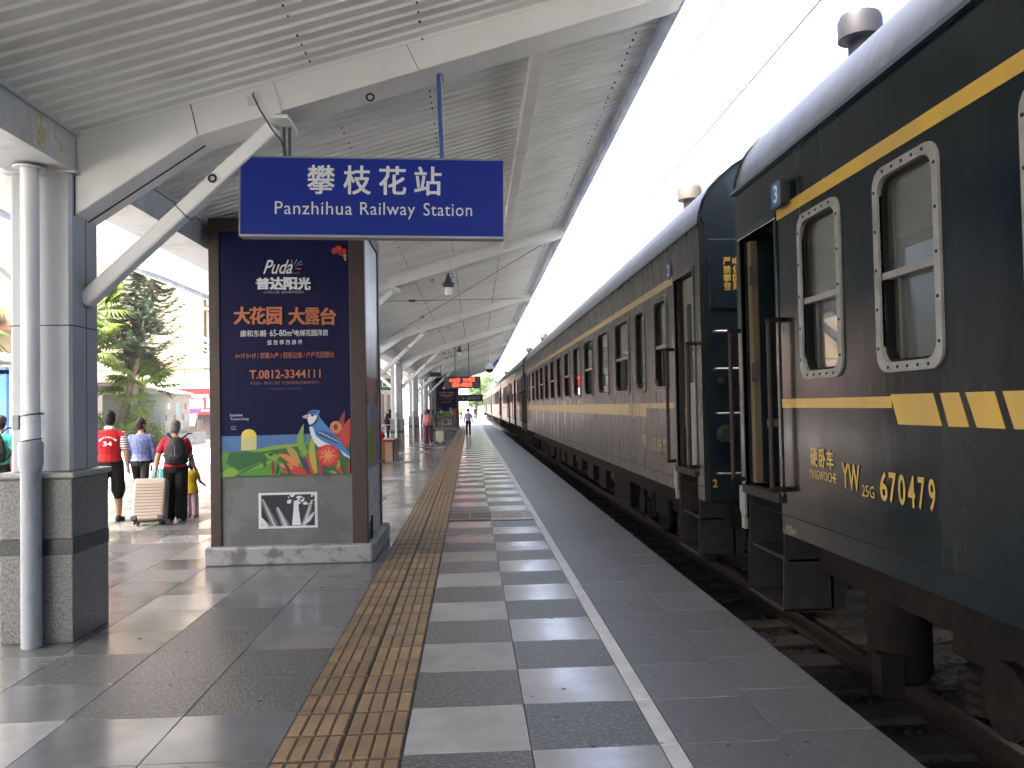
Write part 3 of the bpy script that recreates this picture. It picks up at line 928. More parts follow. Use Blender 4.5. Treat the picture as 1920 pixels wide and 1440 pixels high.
for bl in ((780, 600, 785, 310, 40, .05, G2), (850, 520, 800, 220, 62, -.35, G3), (840, 560, 835, 300, 40, .1, G2), (760, 560, 645, 395, 62, .1, (.30, .22, .05)), (760, 590, 580, 475, 52, .15, OR),
           (800, 640, 585, 565, 60, .1, OR), (860, 650, 600, 625, 46, .08, RD), (850, 650, 750, 480, 46, .12, PU), (890, 650, 820, 470, 56, .1, RD), (905, 640, 875, 310, 54, -.1, (.32, .30, .05)),
           (545, 655, 540, 530, 26, 0, RD2), (570, 655, 590, 555, 24, .1, G4), (690, 655, 620, 530, 28, .1, G4), (480, 590, 465, 460, 34, -.1, G1), (830, 650, 700, 580, 40, .1, RD)):
    polys.append((bl[6], blade(*bl[:6])))
for bl in ((1080, 420, 1145, 105, 58, -.05, RD2), (1130, 430, 1195, 170, 120, .02, RD), (1075, 380, 1070, 230, 60, 0, RD2), (1170, 600, 1195, 360, 70, .05, G1)):
    polys.append((bl[6], blade(*bl[:6])))
for k in range(14):
    a = 2 * pi * k / 14
    polys.append(((.45, .22, .05) if k % 2 else (.5, .12, .05), disc7(1070 + 34 * cos(a), 250 + 40 * sin(a), 18, 15, n=8)))
bird = [(785, 166), (802, 150), (828, 138), (838, 120), (862, 105), (900, 101), (938, 110), (924, 140), (932, 162), (975, 215), (1040, 290), (1100, 350), (1135, 400), (1192, 482), (1192, 512), (1150, 482), (1100, 450), (1040, 420), (990, 402), (925, 420), (890, 380), (862, 320), (848, 265), (843, 230), (832, 190), (826, 172)]
polys += [(BL, top7(bird)), (BW, top7([(846, 255), (860, 232), (880, 260), (900, 320), (960, 370), (1030, 400), (990, 402), (925, 420), (890, 380), (862, 320)])),
          (BW, top7([(832, 150), (850, 142), (880, 150), (912, 150), (905, 180), (880, 215), (850, 228), (838, 205), (832, 182)])), ((.01, .012, .02), top7([(914, 148), (928, 175), (905, 215), (870, 242), (845, 250), (843, 232), (870, 225), (895, 200), (908, 176)])),
          ((.42, .25, .24), top7([(785, 166), (802, 150), (832, 142), (848, 158), (832, 176), (805, 174)])), ((.01, .01, .015), disc7(872, 150, 13, 10, n=10)), (BL2, top7([(835, 128), (868, 108), (915, 106), (900, 128), (855, 134)])),
          (BL2, top7([(905, 285), (960, 275), (1030, 300), (1090, 350), (1120, 395), (1060, 385), (980, 350), (925, 325)]))]
for i in range(7):
    x, yy = 925 + 26 * i, 288 + 13 * i
    polys.append((BW, top7([(x, yy), (x + 20, yy + 4), (x + 24, yy + 12), (x + 4, yy + 8)])))
    polys.append(((.01, .012, .02), top7([(x + 6, yy + 16), (x + 30, yy + 22), (x + 30, yy + 27), (x + 6, yy + 21)])))
polys += [(BL, top7([(1090, 370), (1120, 380), (1192, 480), (1180, 490), (1110, 430)])), (BW, top7([(1105, 440), (1150, 470), (1192, 505), (1192, 514), (1140, 490)]))]
for ringn, (R_, r_, c_) in enumerate(((78, 20, RD), (58, 18, (.5, .05, .03)), (38, 16, (.45, .04, .03)), (20, 12, (.6, .2, .08)))):
    nn = (18, 14, 10, 6)[ringn]
    for k in range(nn):
        a = 2 * pi * k / nn + ringn * .2
        polys.append((c_ if k % 2 else tuple(min(1, q * 1.35) for q in c_), disc7(1008 + R_ * cos(a), 488 + R_ * sin(a), r_, r_ * .8, n=8)))
for k in range(9):
    a = 2 * pi * k / 9
    polys.append(((.6, .25, .1), blade(1008, 488, 1008 + 66 * cos(a), 488 + 66 * sin(a), 13, 0, 4)))
for bl in ((950, 650, 940, 540, 40, 0, (.25, .02, .05)), (1000, 650, 985, 580, 38, 0, G1), (1125, 645, 1065, 555, 40, .05, RD), (1090, 600, 1100, 520, 30, .1, (.2, .26, .05)), (1188, 640, 1188, 540, 30, 0, RD), (1080, 640, 1015, 625, 26, .1, (.2, .26, .05))):
    polys.append((bl[6], blade(*bl[:6])))
# red blossom in the top corner
for (x, yy, r_, c_) in ((1095, 95, 26, RD), (1130, 80, 30, RD), (1150, 110, 26, RD2), (1180, 95, 20, RD), (1185, 135, 16, (.45, .25, .1)), (1190, 165, 12, (.45, .25, .1)), (1140, 75, 14, (.5, .06, .04))):
    polys.append((c_, [P6(min(x + r_ * cos(2 * pi * k / 10), 1196), yy - r_ * 1.1 * sin(2 * pi * k / 10)) for k in range(10)]))
for (x0, y0, x1, y1, c_) in ((740, 215, 735, 175, (.5, .12, .08)), (757, 215, 780, 175, (.05, .4, .45)), (780, 212, 818, 185, (.1, .3, .4)), (765, 225, 828, 212, (.4, .1, .2)), (765, 248, 812, 255, (.5, .2, .1))):
    dx, dy = x1 - x0, y1 - y0; L = sqrt(dx * dx + dy * dy); nx, ny = -dy / L * 5, dx / L * 5
    polys.append((c_, top6([(x0 - nx * .4, y0 - ny * .4), (x1 - nx, y1 - ny), (x1 + nx, y1 + ny), (x0 + nx * .4, y0 + ny * .4)])))
art(polys, poster, 'illustration')
TL = LAY[0] - .0006
def top_txt(s, u0, v0, u1, v1, m, bold=0.0, shear=0.0, f=P6, res=2, space=1.0):
    um, vm = (u0 + u1) / 2, (v0 + v1) / 2
    cx, cz = f(um, vm)
    k = 807.0
    mb = MB()
    text_mb(mb, s, cx - (u1 - u0) / 2 / k, cx + (u1 - u0) / 2 / k, cz - (v1 - v0) / 2 / k, cz + (v1 - v0) / 2 / k, lambda a, b: (a, TL, b), bold, shear, mi=0, res=res, space=space)
    AP.part('lettering', mb, m, poster)
WP, OP = M['white_print'], M['orange_print']
dim_or = flat('dim orange', (.20, .08, .06)); grey_p = flat('grey print', (.3, .31, .34))
top_txt('Puda', 495, 178, 745, 298, WP, .01, .45, res=3)
top_txt('SUNSHINE', 640, 268, 715, 282, grey_p); top_txt('INTERNATIONAL HEALTH RESORT', 640, 287, 806, 296, grey_p, res=1)
for i, ch in enumerate('普达阳光'): top_txt(ch, 440 + 117 * i, 328 if i else 335, 547 + 115 * i, 430, WP, .035)
top_txt('九平方公里  国际康养度假区', 500, 443, 840, 465, grey_p, res=1)
for ch, (a, b) in zip('大花园大露台', ((258, 385), (388, 515), (532, 652), (716, 845), (852, 975), (985, 1108))):
    top_txt(ch, a, 585, b, 728, OP, .012 if ch == '露' else .026)
top_txt('康和东樾·', 308, 780, 535, 836, WP, .006); top_txt('65-80m²', 555, 775, 758, 830, WP, .004); top_txt('电梯花园洋房', 765, 772, 1045, 826, WP, .006)
top_txt('盛 放 攀 西 康 养', 535, 860, 830, 902, WP, .004)
top_txt('4+1F·5+1F / 双梯入户 / 超低公摊 / 户户花园露台', 268, 965, 1098, 1018, OP, .004)
top_txt('T.0812-3344111', 388, 1115, 985, 1188, OP, .02, res=3)
top_txt('项目地址：攀枝花仁和区  阳光国际康养示范基地体验中心', 393, 1213, 980, 1240, dim_or, res=1)
top_txt('本广告仅供参考，一切以合同为准', 543, 1270, 830, 1284, flat('faint print', (.1, .1, .13)), res=1)
top_txt('Sunshine', 183, 137, 288, 160, WP, f=P7); top_txt('Travel Living', 187, 172, 340, 197, WP, f=P7)
for v in (245, 260, 272): top_txt('———', 190, v - 1.5, 236, v + 1.5, grey_p, f=P7, res=1)
# monochrome palm photograph on the grey panel
ph = AP.part('palm_photograph', MB().box(-2.243, -1.632, 8.957, 8.962, .362, .735), flat('photo white', (.55, .57, .58)))
LAY[0] = 8.9565
bk = (.006, .007, .008); wh = (.52, .55, .57)
FX, FZ = lambda a: -2.215 + a * .555, lambda b: .385 + b * .328
pol = [(bk, [(FX(0), FZ(0)), (FX(1), FZ(0)), (FX(1), FZ(1)), (FX(0), FZ(1))]), (wh, [(FX(.57), FZ(.02)), (FX(.74), FZ(.02)), (FX(.70), FZ(.5)), (FX(.69), FZ(.85)), (FX(.61), FZ(.9)), (FX(.6), FZ(.5))])]
rg = random.Random(11)
for i in range(26):
    a, b_ = rg.uniform(.4, 1), rg.uniform(.68, 1); r_ = rg.uniform(.015, .06)
    pol.append((wh if rg.random() < .75 else bk, [(FX(min(1, max(0, a + r_ * rg.uniform(.6, 1.3) * cos(t)))), FZ(min(1, max(0, b_ + r_ * rg.uniform(.6, 1.3) * sin(t))))) for t in [2 * pi * k / 7 for k in range(7)]]))
for (x0, z0, x1, z1) in ((.25, 0, .02, .9), (.46, 0, .3, .62), (.80, 0, .96, .85), (.84, .1, 1, .45), (.1, 0, 0, .3)):
    for k in range(22):
        t = k / 22
        cx, cz = x0 + (x1 - x0) * t, z0 + (z1 - z0) * t
        for sd in (-1, 1):
            L = .16 * (1 - t * .6)
            ex, ez = cx + sd * L * .55, cz + L * (.55 if sd > 0 else .1) - .05
            ex, ez = min(1, max(0, ex)), min(1, max(0, ez))
            pol.append((wh, [(FX(cx), FZ(max(0, cz - .008))), (FX(ex), FZ(ez)), (FX(cx), FZ(cz + .016))]))
    pol.append((wh, [(FX(x0 - .012), FZ(z0)), (FX(x0 + .012), FZ(z0)), (FX(x1), FZ(z1))]))
art(pol, ph, 'palm_image')
# side facing the train: poster above, scratched pale panel below
side = AP.part('side_poster', MB().box(-1.159, -1.125, 9.06, 10.26, .99, 1.95), mat('glossy side poster', (.02, .02, .045), .16))
AP.part('side_sheet', MB().box(-1.159, -1.124, 9.06, 10.26, 1.952, 3.49), mat('sky sheen side sheet', (.52, .54, .58), .30, .85, col2=(.40, .42, .46), vscale=3, stretch=(1, 1, .3)), label='pale side sheet with the sky reflection put into its colour')  # added pale sheet; its colour stands for sky reflected in the panel
sp = MB(); smats = []
def sidepoly(col, pts):
    m = flat('%.2f %.2f %.2f' % col, col)
    if m not in smats: smats.append(m)
    sidepoly.x += .0002
    q = [(sidepoly.x, y_, z_) for y_, z_ in pts]
    sp.add(q, [list(range(len(q)))], smats.index(m))
sidepoly.x = -1.1245
sidepoly(SEA, [(9.08, 1.36), (10.24, 1.36), (10.24, 1.62), (9.08, 1.62)]); sidepoly(G2, [(9.08, 1.0), (10.24, 1.0), (10.24, 1.5), (9.7, 1.42), (9.08, 1.36)])
sidepoly(G3, [(9.1, 1.0), (9.5, 1.0), (9.3, 1.45)]); sidepoly((.5, .4, .1), [(9.2, 1.35), (9.32, 1.35), (9.3, 1.62), (9.22, 1.62)])
for k, (a, b_, c_) in enumerate(((9.75, .7, RD), (9.9, .75, OR), (10.05, .95, RD), (9.85, .55, G3), (10.1, .6, BL), (9.6, .5, OR))):
    sidepoly(c_, [(a, 1.0), (a + .14, 1.0), (a + .1, 1.0 + b_ * .6), (a + .04, 1.0 + b_)])
AP.part('illustration', sp, smats, side)
AP.part('side_lower_panel', MB().box(-1.159, -1.122, 9.06, 10.26, .20, .95), mat('scratched pale panel', (.38, .39, .39), .35, col2=(.2, .2, .2), vscale=7, vlo=.5, vhi=.6))
AP.part('side_rail', MB().box(-1.16, -1.112, 9.04, 10.28, .95, .99), M['sign_edge'])
AP.part('side_frame', MB().box(-1.16, -1.118, 9.031, 9.06, .19, 3.5).box(-1.16, -1.118, 10.26, 10.28, .19, 3.5), M['sign_edge'])
AP.part('cable_loop', MB().tube([(-1.10, 9.12, .2), (-1.095, 9.13, .38), (-1.09, 9.18, .44), (-1.095, 9.23, .38), (-1.10, 9.24, .2)], .012, 6), M['black'], smooth=50)
far = copy_tree(AP.root)
far.location = (-1.92 + .26, 9.6 + 49.9, 0)
far['label'] = 'far navy advertising pillar with bird poster beyond the red display board'
# ------------------------------------------------------------------ train
TX = 2.15                      # platform side of the coaches
CXT = 3.70
ZB, ZV = .685, 3.27            # lower edge and eave
W0, W1 = 1.79, 2.74            # window openings
DZ = 2.87                      # door head
LEN = 25.5
ROOF = [(0, 0), (.015, .10), (.05, .21), (.11, .32), (.20, .43), (.33, .54), (.50, .64), (.72, .725), (1.0, .795), (1.3, .835), (1.55, .85)]
def rrect(y0, y1, z0, z1, r, n=4):
    pts = []
    for (cy, cz, a0) in ((y1 - r, z1 - r, 0), (y0 + r, z1 - r, 90), (y0 + r, z0 + r, 180), (y1 - r, z0 + r, 270)):
        for i in range(n + 1):
            a = radians(a0 + 90 * i / n)
            pts.append((cy + r * cos(a), cz + r * sin(a)))
    return pts
def ring(mb, outer, inner, xo, xi):
    """flat ring proud of the wall: outer/inner loops in (y,z), front at xo, back at xi"""
    n = len(outer)
    vs = [(xo, *p) for p in outer] + [(xo, *p) for p in inner] + [(xi, *p) for p in outer] + [(xi + .03, *p) for p in inner]
    fs = []
    for i in range(n):
        j = (i + 1) % n
        fs.append((i, j, n + j, n + i)); fs.append((j, i, 2 * n + i, 2 * n + j)); fs.append((n + i, n + j, 3 * n + j, 3 * n + i))
    mb.add(vs, fs)
WIN_CACHE = {}
def pane(x, y0, y1, z0, z1): return MB().quad((x, y1, z0), (x, y0, z0), (x, y0, z1), (x, y1, z1))
def window(th, y0, y1, style, fm, wall):
    """window: surround with rounded corners, sash bar, panes, blind behind"""
    w = round(y1 - y0, 3)
    key = (w, style, fm.name, 'n')
    cy = (y0 + y1) / 2
    def P(name, mb, m, par, smooth=0):
        k = key + (name, len(P.k)); P.k.append(1)
        if k not in WIN_CACHE: WIN_CACHE[k] = mb.mesh(name, m, smooth)
        o = put(name, WIN_CACHE[k], par, (0, 0, 0))
        return o
    P.k = []
    h = w / 2
    mb = MB()
    ring(mb, rrect(-h, h, 1.735, 2.795, .10), rrect(-h + .05, h - .05, 1.785, 2.745, .085), TX - .014, TX)
    win = P('window', mb, fm, th.root, 40)
    win.location = (-th.org[0], cy - th.org[1], -th.org[2])
    g = MB()
    ring(g, rrect(-h + .05, h - .05, 1.785, 2.745, .085), rrect(-h + .066, h - .066, 1.80, 2.73, .075), TX + .012, TX + .03)
    P('gasket', g, M['rubber'], win, 40)
    xa, xb = TX + .035, TX + .041
    zb = 2.235
    if style in ('half', 'open', 'halfc'):
        P('sash_bar', MB().box(TX + .004, TX + .045, -h + .05, h - .05, zb - .018, zb + .018), M['winframe'], win)
        P('pane', pane(xa, -h + .05, h - .05, zb + .018, 2.745), M['glass'], win)
        if style != 'open':
            P('pane', pane(xa + .025, -h + .05, h - .05, 1.785, zb - .018), M['glass'], win)
            P('inner_frame', MB().box(xa + .018, xb + .04, h - .15, h - .12, 1.79, zb), M['winframe2'], win)
        else:
            P('sash_bar', MB().box(TX + .05, TX + .075, -h + .05, h - .05, zb + .02, zb + .05), M['winframe'], win)
    else:
        P('pane', pane(xa, -h + .05, h - .05, 1.785, 2.745), M['glass'], win)
    if style in ('half', 'halfc'):
        P('blind', MB().box(TX + .09, TX + .1, -h + .03, h - .03, zb - .02, 2.76), M['curtain'], win)
        P('curtain', MB().box(TX + .12, TX + .13, -h + .03, h - .03, 1.77, zb), M['curtain2'], win)
    elif style == 'fixed':
        P('curtain', MB().box(TX + .10, TX + .11, h - .28, h - .03, 1.77, 2.76), M['curtain2'], win)
    sc = MB()
    nr = 5
    for i in range(nr):
        for (yy, zz) in ((-h + .12 + (w - .24) * i / (nr - 1), 2.77), (-h + .12 + (w - .24) * i / (nr - 1), 1.76), (-h + .025, 1.86 + .82 * i / (nr - 1)), (h - .025, 1.86 + .82 * i / (nr - 1))):
            sc.box(TX - .019, TX - .013, yy - .006, yy + .006, zz - .007, zz + .007)
    P('rivets', sc, M['rubber'], win)['kind'] = 'stuff'
    return win

def coach(label, ya, yb, wins, doors, fm, paint, yel, roofm, stripe=True, detail=2, band=None, ends=(True, True), group='green coaches of the standing train'):
    """a coach between ya<yb; wins: (y0,y1,style); doors: (y0,y1,kind)"""
    th = Thing('passenger_coach', label, 'train coach', (CXT, (ya + yb) / 2, RAIL), group=group)
    ops = sorted([(a + .05, b - .05, 'w') for a, b, s in wins] + [(a, b, 'd') for a, b, k in doors])
    wall = MB(); y = ya; t = .05
    for (a, b, k) in ops:
        wall.box(TX, TX + t, y, a, ZB, ZV)
        if k == 'w':
            wall.box(TX, TX + t, a, b, ZB, W0 - .005); wall.box(TX, TX + t, a, b, W1 + .005, ZV)
        else:
            wall.box(TX, TX + t, a, b, DZ, ZV)
        y = b
    wall.box(TX, TX + t, y, yb, ZB, ZV)
    body = th.part('side_wall', wall, paint)
    FX = 2 * CXT - TX
    # far side with plain openings filled by glass
    ofs = MB(); y = ya
    fw = [(ya + 2.2 + 1.7 * i, ya + 3.2 + 1.7 * i) for i in range(13)]
    for a, b in fw:
        ofs.box(FX - t, FX, y, a, ZB, ZV); ofs.box(FX - t, FX, a, b, ZB, W0); ofs.box(FX - t, FX, a, b, W1, ZV); y = b
    ofs.box(FX - t, FX, y, yb, ZB, ZV)
    th.part('far_side_wall', ofs, paint)
    # floor, ceiling, partition
    th.part('floor', MB().box(TX + t, FX - t, ya + .05, yb - .05, .88, .95), M['iron'])
    prt = MB().box(TX + 1.15, TX + 1.19, ya + 1.4, yb - 1.4, .95, 3.2)
    th.part('compartment_wall', prt, M['inside'])
    # skirt seam
    th.part('skirt_seam', MB().box(TX - .002, TX + .01, ya, yb, .812, .818), M['rubber'], body)
    # end walls
    for yy, sg_ in ((ya, 1), (yb, -1)):
        e = MB()
        prof = [(TX + .0, ZB), (TX + .0, ZV)] + [(TX + u, ZV + v) for u, v in ROOF] + [(FX - u, ZV + v) for u, v in ROOF[::-1][1:]] + [(FX, ZB)]
        e.prism_y([(min(max(x, TX + .051), FX - .051) if z <= ZV else x, z - .004 if z > ZV else z) for x, z in prof], yy, yy + .04 * sg_)
        th.part('end_wall', e, M['endblue'])
        bl = MB()
        for i in range(7):
            yo = yy - sg_ * (.02 + .07 * i)
            bl.box(CXT - .62, CXT - .42, yo - .02, yo + .02, .9, 3.1).box(CXT + .42, CXT + .62, yo - .02, yo + .02, .9, 3.1).box(CXT - .62, CXT + .62, yo - .02, yo + .02, 2.95, 3.1)
        bl.box(CXT - .56, CXT + .56, yy - sg_ * .48, yy, .92, 3.05)
        th.part('gangway_bellows', bl, M['rubber'])
        th.part('coupler', MB().box(CXT - .12, CXT + .12, yy - sg_ * .54, yy + sg_ * .4, .42, .68), M['iron'])
    # roof
    rf = MB()
    prof = [(TX + u, ZV + v) for u, v in ROOF] + [(FX - u, ZV + v) for u, v in ROOF[::-1][1:]]
    n = len(prof); ns = 20
    for i in range(ns + 1):
        yy = ya - .015 + (yb - ya + .03) * i / ns
        for (x, z) in prof: rf.v.append((x, yy, z))
    for i in range(ns):
        for k in range(n - 1):
            rf.f.append((i * n + k, (i + 1) * n + k, (i + 1) * n + k + 1, i * n + k + 1)); rf.m.append(0)
    roof = th.part('roof', rf, roofm, smooth=50)
    th.part('rain_strip', MB().prism_y([(TX - .03, ZV - .012), (TX + .01, ZV - .012), (TX + .012, ZV + .022), (TX - .022, ZV + .022)], ya - .05, yb + .05), M['endblue'], roof)
    if detail:
        for yy in (ya, yb):
            th.part('roof_rim', MB().tube([(x, yy, z + .004) for x, z in prof], .016, 6), M['endblue'], roof, smooth=50)
    for vy in (([ya + 2.9, yb - .75] if detail == 2 else [ya + 6])):
        v = MB().lathe([(.085, 3.9), (.085, 4.19), (.155, 4.20), (.155, 4.33), (.14, 4.37), (.02, 4.375)], (2.86, vy, 0), 20)
        th.part('roof_vent', v, (mat('vent cream', (.06, .05, .038), .6) if abs(ya - 7.7) < .1 else mat('vent grey', (.016, .016, .022), .55, spec=.2, col2=(.026, .025, .03), vscale=3, vlo=.5, vhi=.7)), roof, smooth=40)
    # stripes
    if stripe:
        s0, s1 = ([d[1] + .05 for d in doors if d[1] < ya + 2] + [ya + .02])[0], ([d[0] - .05 for d in doors if d[0] > yb - 2] + [yb - .02])[0]
        th.part('upper_stripe', MB().box(TX - .003, TX + .002, s0, s1, 2.852, 2.934), yel, body)
    if band:
        band(th, body, yel)
    for (a, b, s) in wins:
        window(th, a, b, s, fm, body)
    for (a, b, k) in doors:
        fr = MB()
        fr.box(TX - .012, TX + .03, a - .045, a, .93, DZ).box(TX - .012, TX + .03, b, b + .045, .93, DZ).box(TX - .012, TX + .03, a - .045, b + .045, DZ, DZ + .045)
        dr = th.part('doorway', fr, paint, bev=.006)
        # vestibule lining
        v = MB().box(TX + t, TX + 1.1, a - .12, a - .09, .95, 3.2).box(TX + t, TX + 1.1, b + .09, b + .12, .95, 3.2).box(TX + .05, TX + 1.1, a - .09, b + .09, 2.92, 2.95)
        th.part('vestibule', v, M['tan'], dr)
        th.part('sill', MB().box(TX - .03, TX + .1, a - .02, b + .02, .89, .95), M['stepgrey'], dr)
        if k == 'open':
            leaf = MB().box(TX + .10, TX + .90, b - .10, b - .06, .97, 2.78)
            lf = th.part('door_leaf', leaf, M['endblue'], dr)
            th.part('door_window', MB().box(TX + .25, TX + .65, b - .104, b - .1, 1.85, 2.6), M['glass'], lf)
            th.part('jamb_lining', MB().box(TX + .05, TX + .10, b - .085, b - .004, .97, 2.85), M['tan'], dr)
            for hz in (1.75, 2.5): th.part('hinge', MB().box(TX + .03, TX + .07, b - .1, b - .085, hz, hz + .15), M['winframe2'], dr)
            th.part('inner_leaf', MB().box(TX + .92, TX + .97, a - .05, b - .02, .97, 2.9), M['endblue'], dr)
            th.part('lock', MB().box(TX + .14, TX + .26, b - .13, b - .10, 1.40, 1.46), M['steel'], dr)
        elif k == 'closed':
            lf = th.part('door_leaf', MB().box(TX + .09, TX + .13, a, b, .95, DZ), M['greydoor'], dr)
            th.part('door_window', MB().box(TX + .085, TX + .09, a + .16, b - .16, 1.8, 2.6), M['glass'], lf)
            th.part('door_handle', MB().box(TX + .06, TX + .09, b - .12, b - .09, 1.35, 1.55), M['steel'], lf)
        else:
            th.part('door_leaf', MB().box(TX + .5, TX + .54, a, b, .95, DZ), M['rubber'], dr)
        for yy in ((a - .06, b + .06) if detail else (a - .05,)):
            hr = MB()
            zt, zb_ = (2.16, .99)
            xx = TX - .085
            hr.tube([(TX + .0, yy, zt), (xx, yy, zt), (xx, yy, zb_), (TX, yy, zb_)], .018, 8)
            hd = th.part('handrail', hr, M['rail_red'], dr)
            for z in (zt, zb_):
                th.part('rail_bracket', MB().box(TX - .10, TX + .0, yy - .022, yy + .022, z - .016, z + .016), M['iron'], dr)
        # hinged step assembly below the sill
        so = th.part('step_frame', MB().box(TX + .33, TX + .35, a, b, .15, .88), M['iron'])
        for (yy0) in (a, b - .015):
            st = MB()
            st.add([(TX + .02, yy0, .88), (TX + .55, yy0, .88), (TX + .42, yy0, .14), (TX - .01, yy0, .14), (TX + .02, yy0 + .015, .88), (TX + .55, yy0 + .015, .88), (TX + .42, yy0 + .015, .14), (TX - .01, yy0 + .015, .14)],
                   [(0, 1, 2, 3), (7, 6, 5, 4), (0, 4, 5, 1), (1, 5, 6, 2), (2, 6, 7, 3), (3, 7, 4, 0)])
            th.part('step_side', st, M['stepgrey'], so)
        for z in (.155, .50):
            th.part('step_tread', MB().box(TX - .005 + (.04 if z > .4 else 0), TX + .33, a, b, z - .025, z), M['stepgrey'], so, bev=.004)
        hg = MB().prism_x([(b + .01, .93), (b + .14, .93), (b + .14, .74), (b + .10, .70), (b + .10, .60), (b + .03, .60), (b + .03, .70), (b + .01, .72)], TX - .015, TX + .01)
        if detail: th.part('step_bracket', hg, M['winframe'], so)
    # underframe and bogies
    th.part('sole_bar', MB().box(TX + .25, TX + .4, ya + .1, yb - .1, .42, .88).box(FX - .4, FX - .25, ya + .1, yb - .1, .42, .88).box(TX + .4, FX - .4, ya + .2, yb - .2, .6, .88), M['iron'])
    rg = random.Random(int(ya * 10))
    y = ya + 5.4
    while y < yb - 6.2:
        L = rg.uniform(.7, 1.6)
        th.part('underfloor_box', MB().box(TX + .32, TX + .95, y, y + L, rg.uniform(-.05, .12), .62), M['iron'], bev=.015)
        if rg.random() < .5:
            th.part('air_tank', MB().lathe([(.02, -.45), (.14, -.4), (.14, .4), (.02, .45)], (TX + .55, y + L + .55, .28), 12, axis='y'), M['stepgrey'], smooth=40)
        y += L + rg.uniform(.3, 1.1)
    for byc in (ya + 3.8, yb - 3.8):
        fb = MB()
        for sx in (2.72, 4.68):
            fb.box(sx - .08, sx + .08, byc - 1.75, byc + 1.75, .18, .36)
            fb.box(sx - .12, sx + .12, byc - .35, byc + .35, .05, .55)
        fb.box(2.72, 4.68, byc - .3, byc + .3, .1, .4)
        bg_ = th.part('bogie_frame', fb, M['iron'], bev=.02)
        for wy in (byc - 1.2, byc + 1.2):
            w = MB()
            for sx in (2.98, 4.42):
                w.lathe([(.30, -.07), (.46, -.065), (.46, .0), (.425, .02), (.425, .07), (.3, .075)], (sx, wy, RAIL + .43), 28, axis='x')
            w.lathe([(.07, 2.98), (.07, 4.42)], (0, wy, RAIL + .43), 12, axis='x')
            th.part('wheelset', w, M['iron'], bg_, smooth=40)
            ab = MB().lathe([(.19, -.14), (.19, .02), (.13, .05)], (2.72, wy, RAIL + .45), 16, axis='x')
            ab.box(2.62, 2.8, wy - .2, wy + .2, .0, .2)
            th.part('axle_box', ab, M['iron'], bg_, smooth=40)
            for dy in (-.32, .32):
                s = MB()
                s.lathe([(.075 if i % 2 else .095, -.08 + .03 * i) for i in range(9)], (2.68, wy + dy, 0.02), 14)
                th.part('coil_spring', s, M['iron'], bg_, smooth=30)
        for dy in (-.45, .45):
            th.part('damper', MB().tube([(2.62, byc + dy, .0), (2.62, byc + dy, .6)], .05, 10), M['iron'], bg_, smooth=40)
    return th
def on_side(y0, y1, z0, z1):
    return None
def side_text(th, body, s, y_left, y_right, z0, z1, m, bold=0.0, x=None, res=2):
    x = TX - .0042 if x is None else x
    mb = MB()
    text_mb(mb, s, -y_left, -y_right, z0, z1, lambda a, b: (x, -a, b), bold, res=res)
    th.part('lettering', mb, m, body)
def band3(th, body, yel):
    x0, x1 = TX - .003, TX + .002
    th.part('lower_stripe', MB().box(x0, x1, 4.19, 5.70, 1.552, 1.612), yel, body)
    def para(a_t, a_b, b_t, b_b): th.part('stripe_block', MB().prism_x([(a_t, 1.622), (a_b, 1.470), (b_b, 1.470), (b_t, 1.622)], x0, x1), yel, body)
    para(4.20, 4.13, 3.804, 3.737)
    para(3.746, 3.682, 3.599, 3.528)
    para(3.547, 3.471, 3.346, 3.282)
    para(3.291, 3.225, -15, -15)
near = coach('near dark green coach numbered 3 with open door and window blinds', 6.62 - LEN, 6.62,
             [(4.72, 5.34, 'half'), (3.69, 4.31, 'halfc'), (2.05, 3.12, 'half')] + [(.35 - 1.72 * i, 1.42 - 1.72 * i, 'half') for i in range(9)] + [(-17.2, -16.58, 'half')],
             [(5.76, 6.50, 'open'), (-18.5, -17.76, 'closed')], M['winframe'], M['cab'], M['yellow'], M['roofgrey'], band=band3)
bd = [c for c in near.root.children if c.name.startswith('side_wall')][0]
YW = M['yellow']
for s, a, b in (('硬', 5.235, 5.13), ('卧', 5.105, 5.01), ('车', 4.99, 4.90)): side_text(near, bd, s, a, b, 1.185, 1.30, YW, .02, res=1)
side_text(near, bd, 'YINGWOCHE', 5.265, 4.865, 1.105, 1.163, YW, .012)
side_text(near, bd, 'YW', 4.79, 4.565, 1.085, 1.235, YW, .022, res=3)
side_text(near, bd, '25G', 4.545, 4.40, 1.065, 1.132, YW, .012)
for i, ch in enumerate('670479'): side_text(near, bd, ch, 4.335 - .094 * i, 4.257 - .094 * i + .004 * i, 1.065, 1.222, YW, .024, res=3)
side_text(near, bd, '定员66', 5.68, 5.50, .70, .755, mat('faded yellow mark', (.22, .2, .1), .6), .01, res=1)
pb = near.part('number_plate', MB().prism_x(rrect(5.44, 5.63, 2.905, 3.085, .015), TX - .07, TX - .045), mat('number plate blue', (.03, .10, .22), .4), bev=.004)
near.part('plate_bracket', MB().box(TX - .045, TX + .0, 5.46, 5.61, 2.93, 3.06), M['black'], pb)
near.part('plate_rim', (lambda mb: (ring(mb, rrect(5.43, 5.64, 2.895, 3.095, .02), rrect(5.447, 5.623, 2.912, 3.078, .012), TX - .074, TX - .045), mb)[1])(MB()), M['black'], pb)
side_text(near, pb, '3', 5.57, 5.50, 2.935, 3.055, M['white_print'], .03, TX - .0715, res=3)
near.part('waste_chute', MB().lathe([(.05, .6), (.19, .58), (.19, -.10), (.14, -.16), (.02, -.16)], (2.66, 5.18, 0), 18), M['iron'], smooth=40)
near.part('chute_guard', MB().box(2.44, 2.58, 4.98, 5.1, -.2, .05), M['iron'])
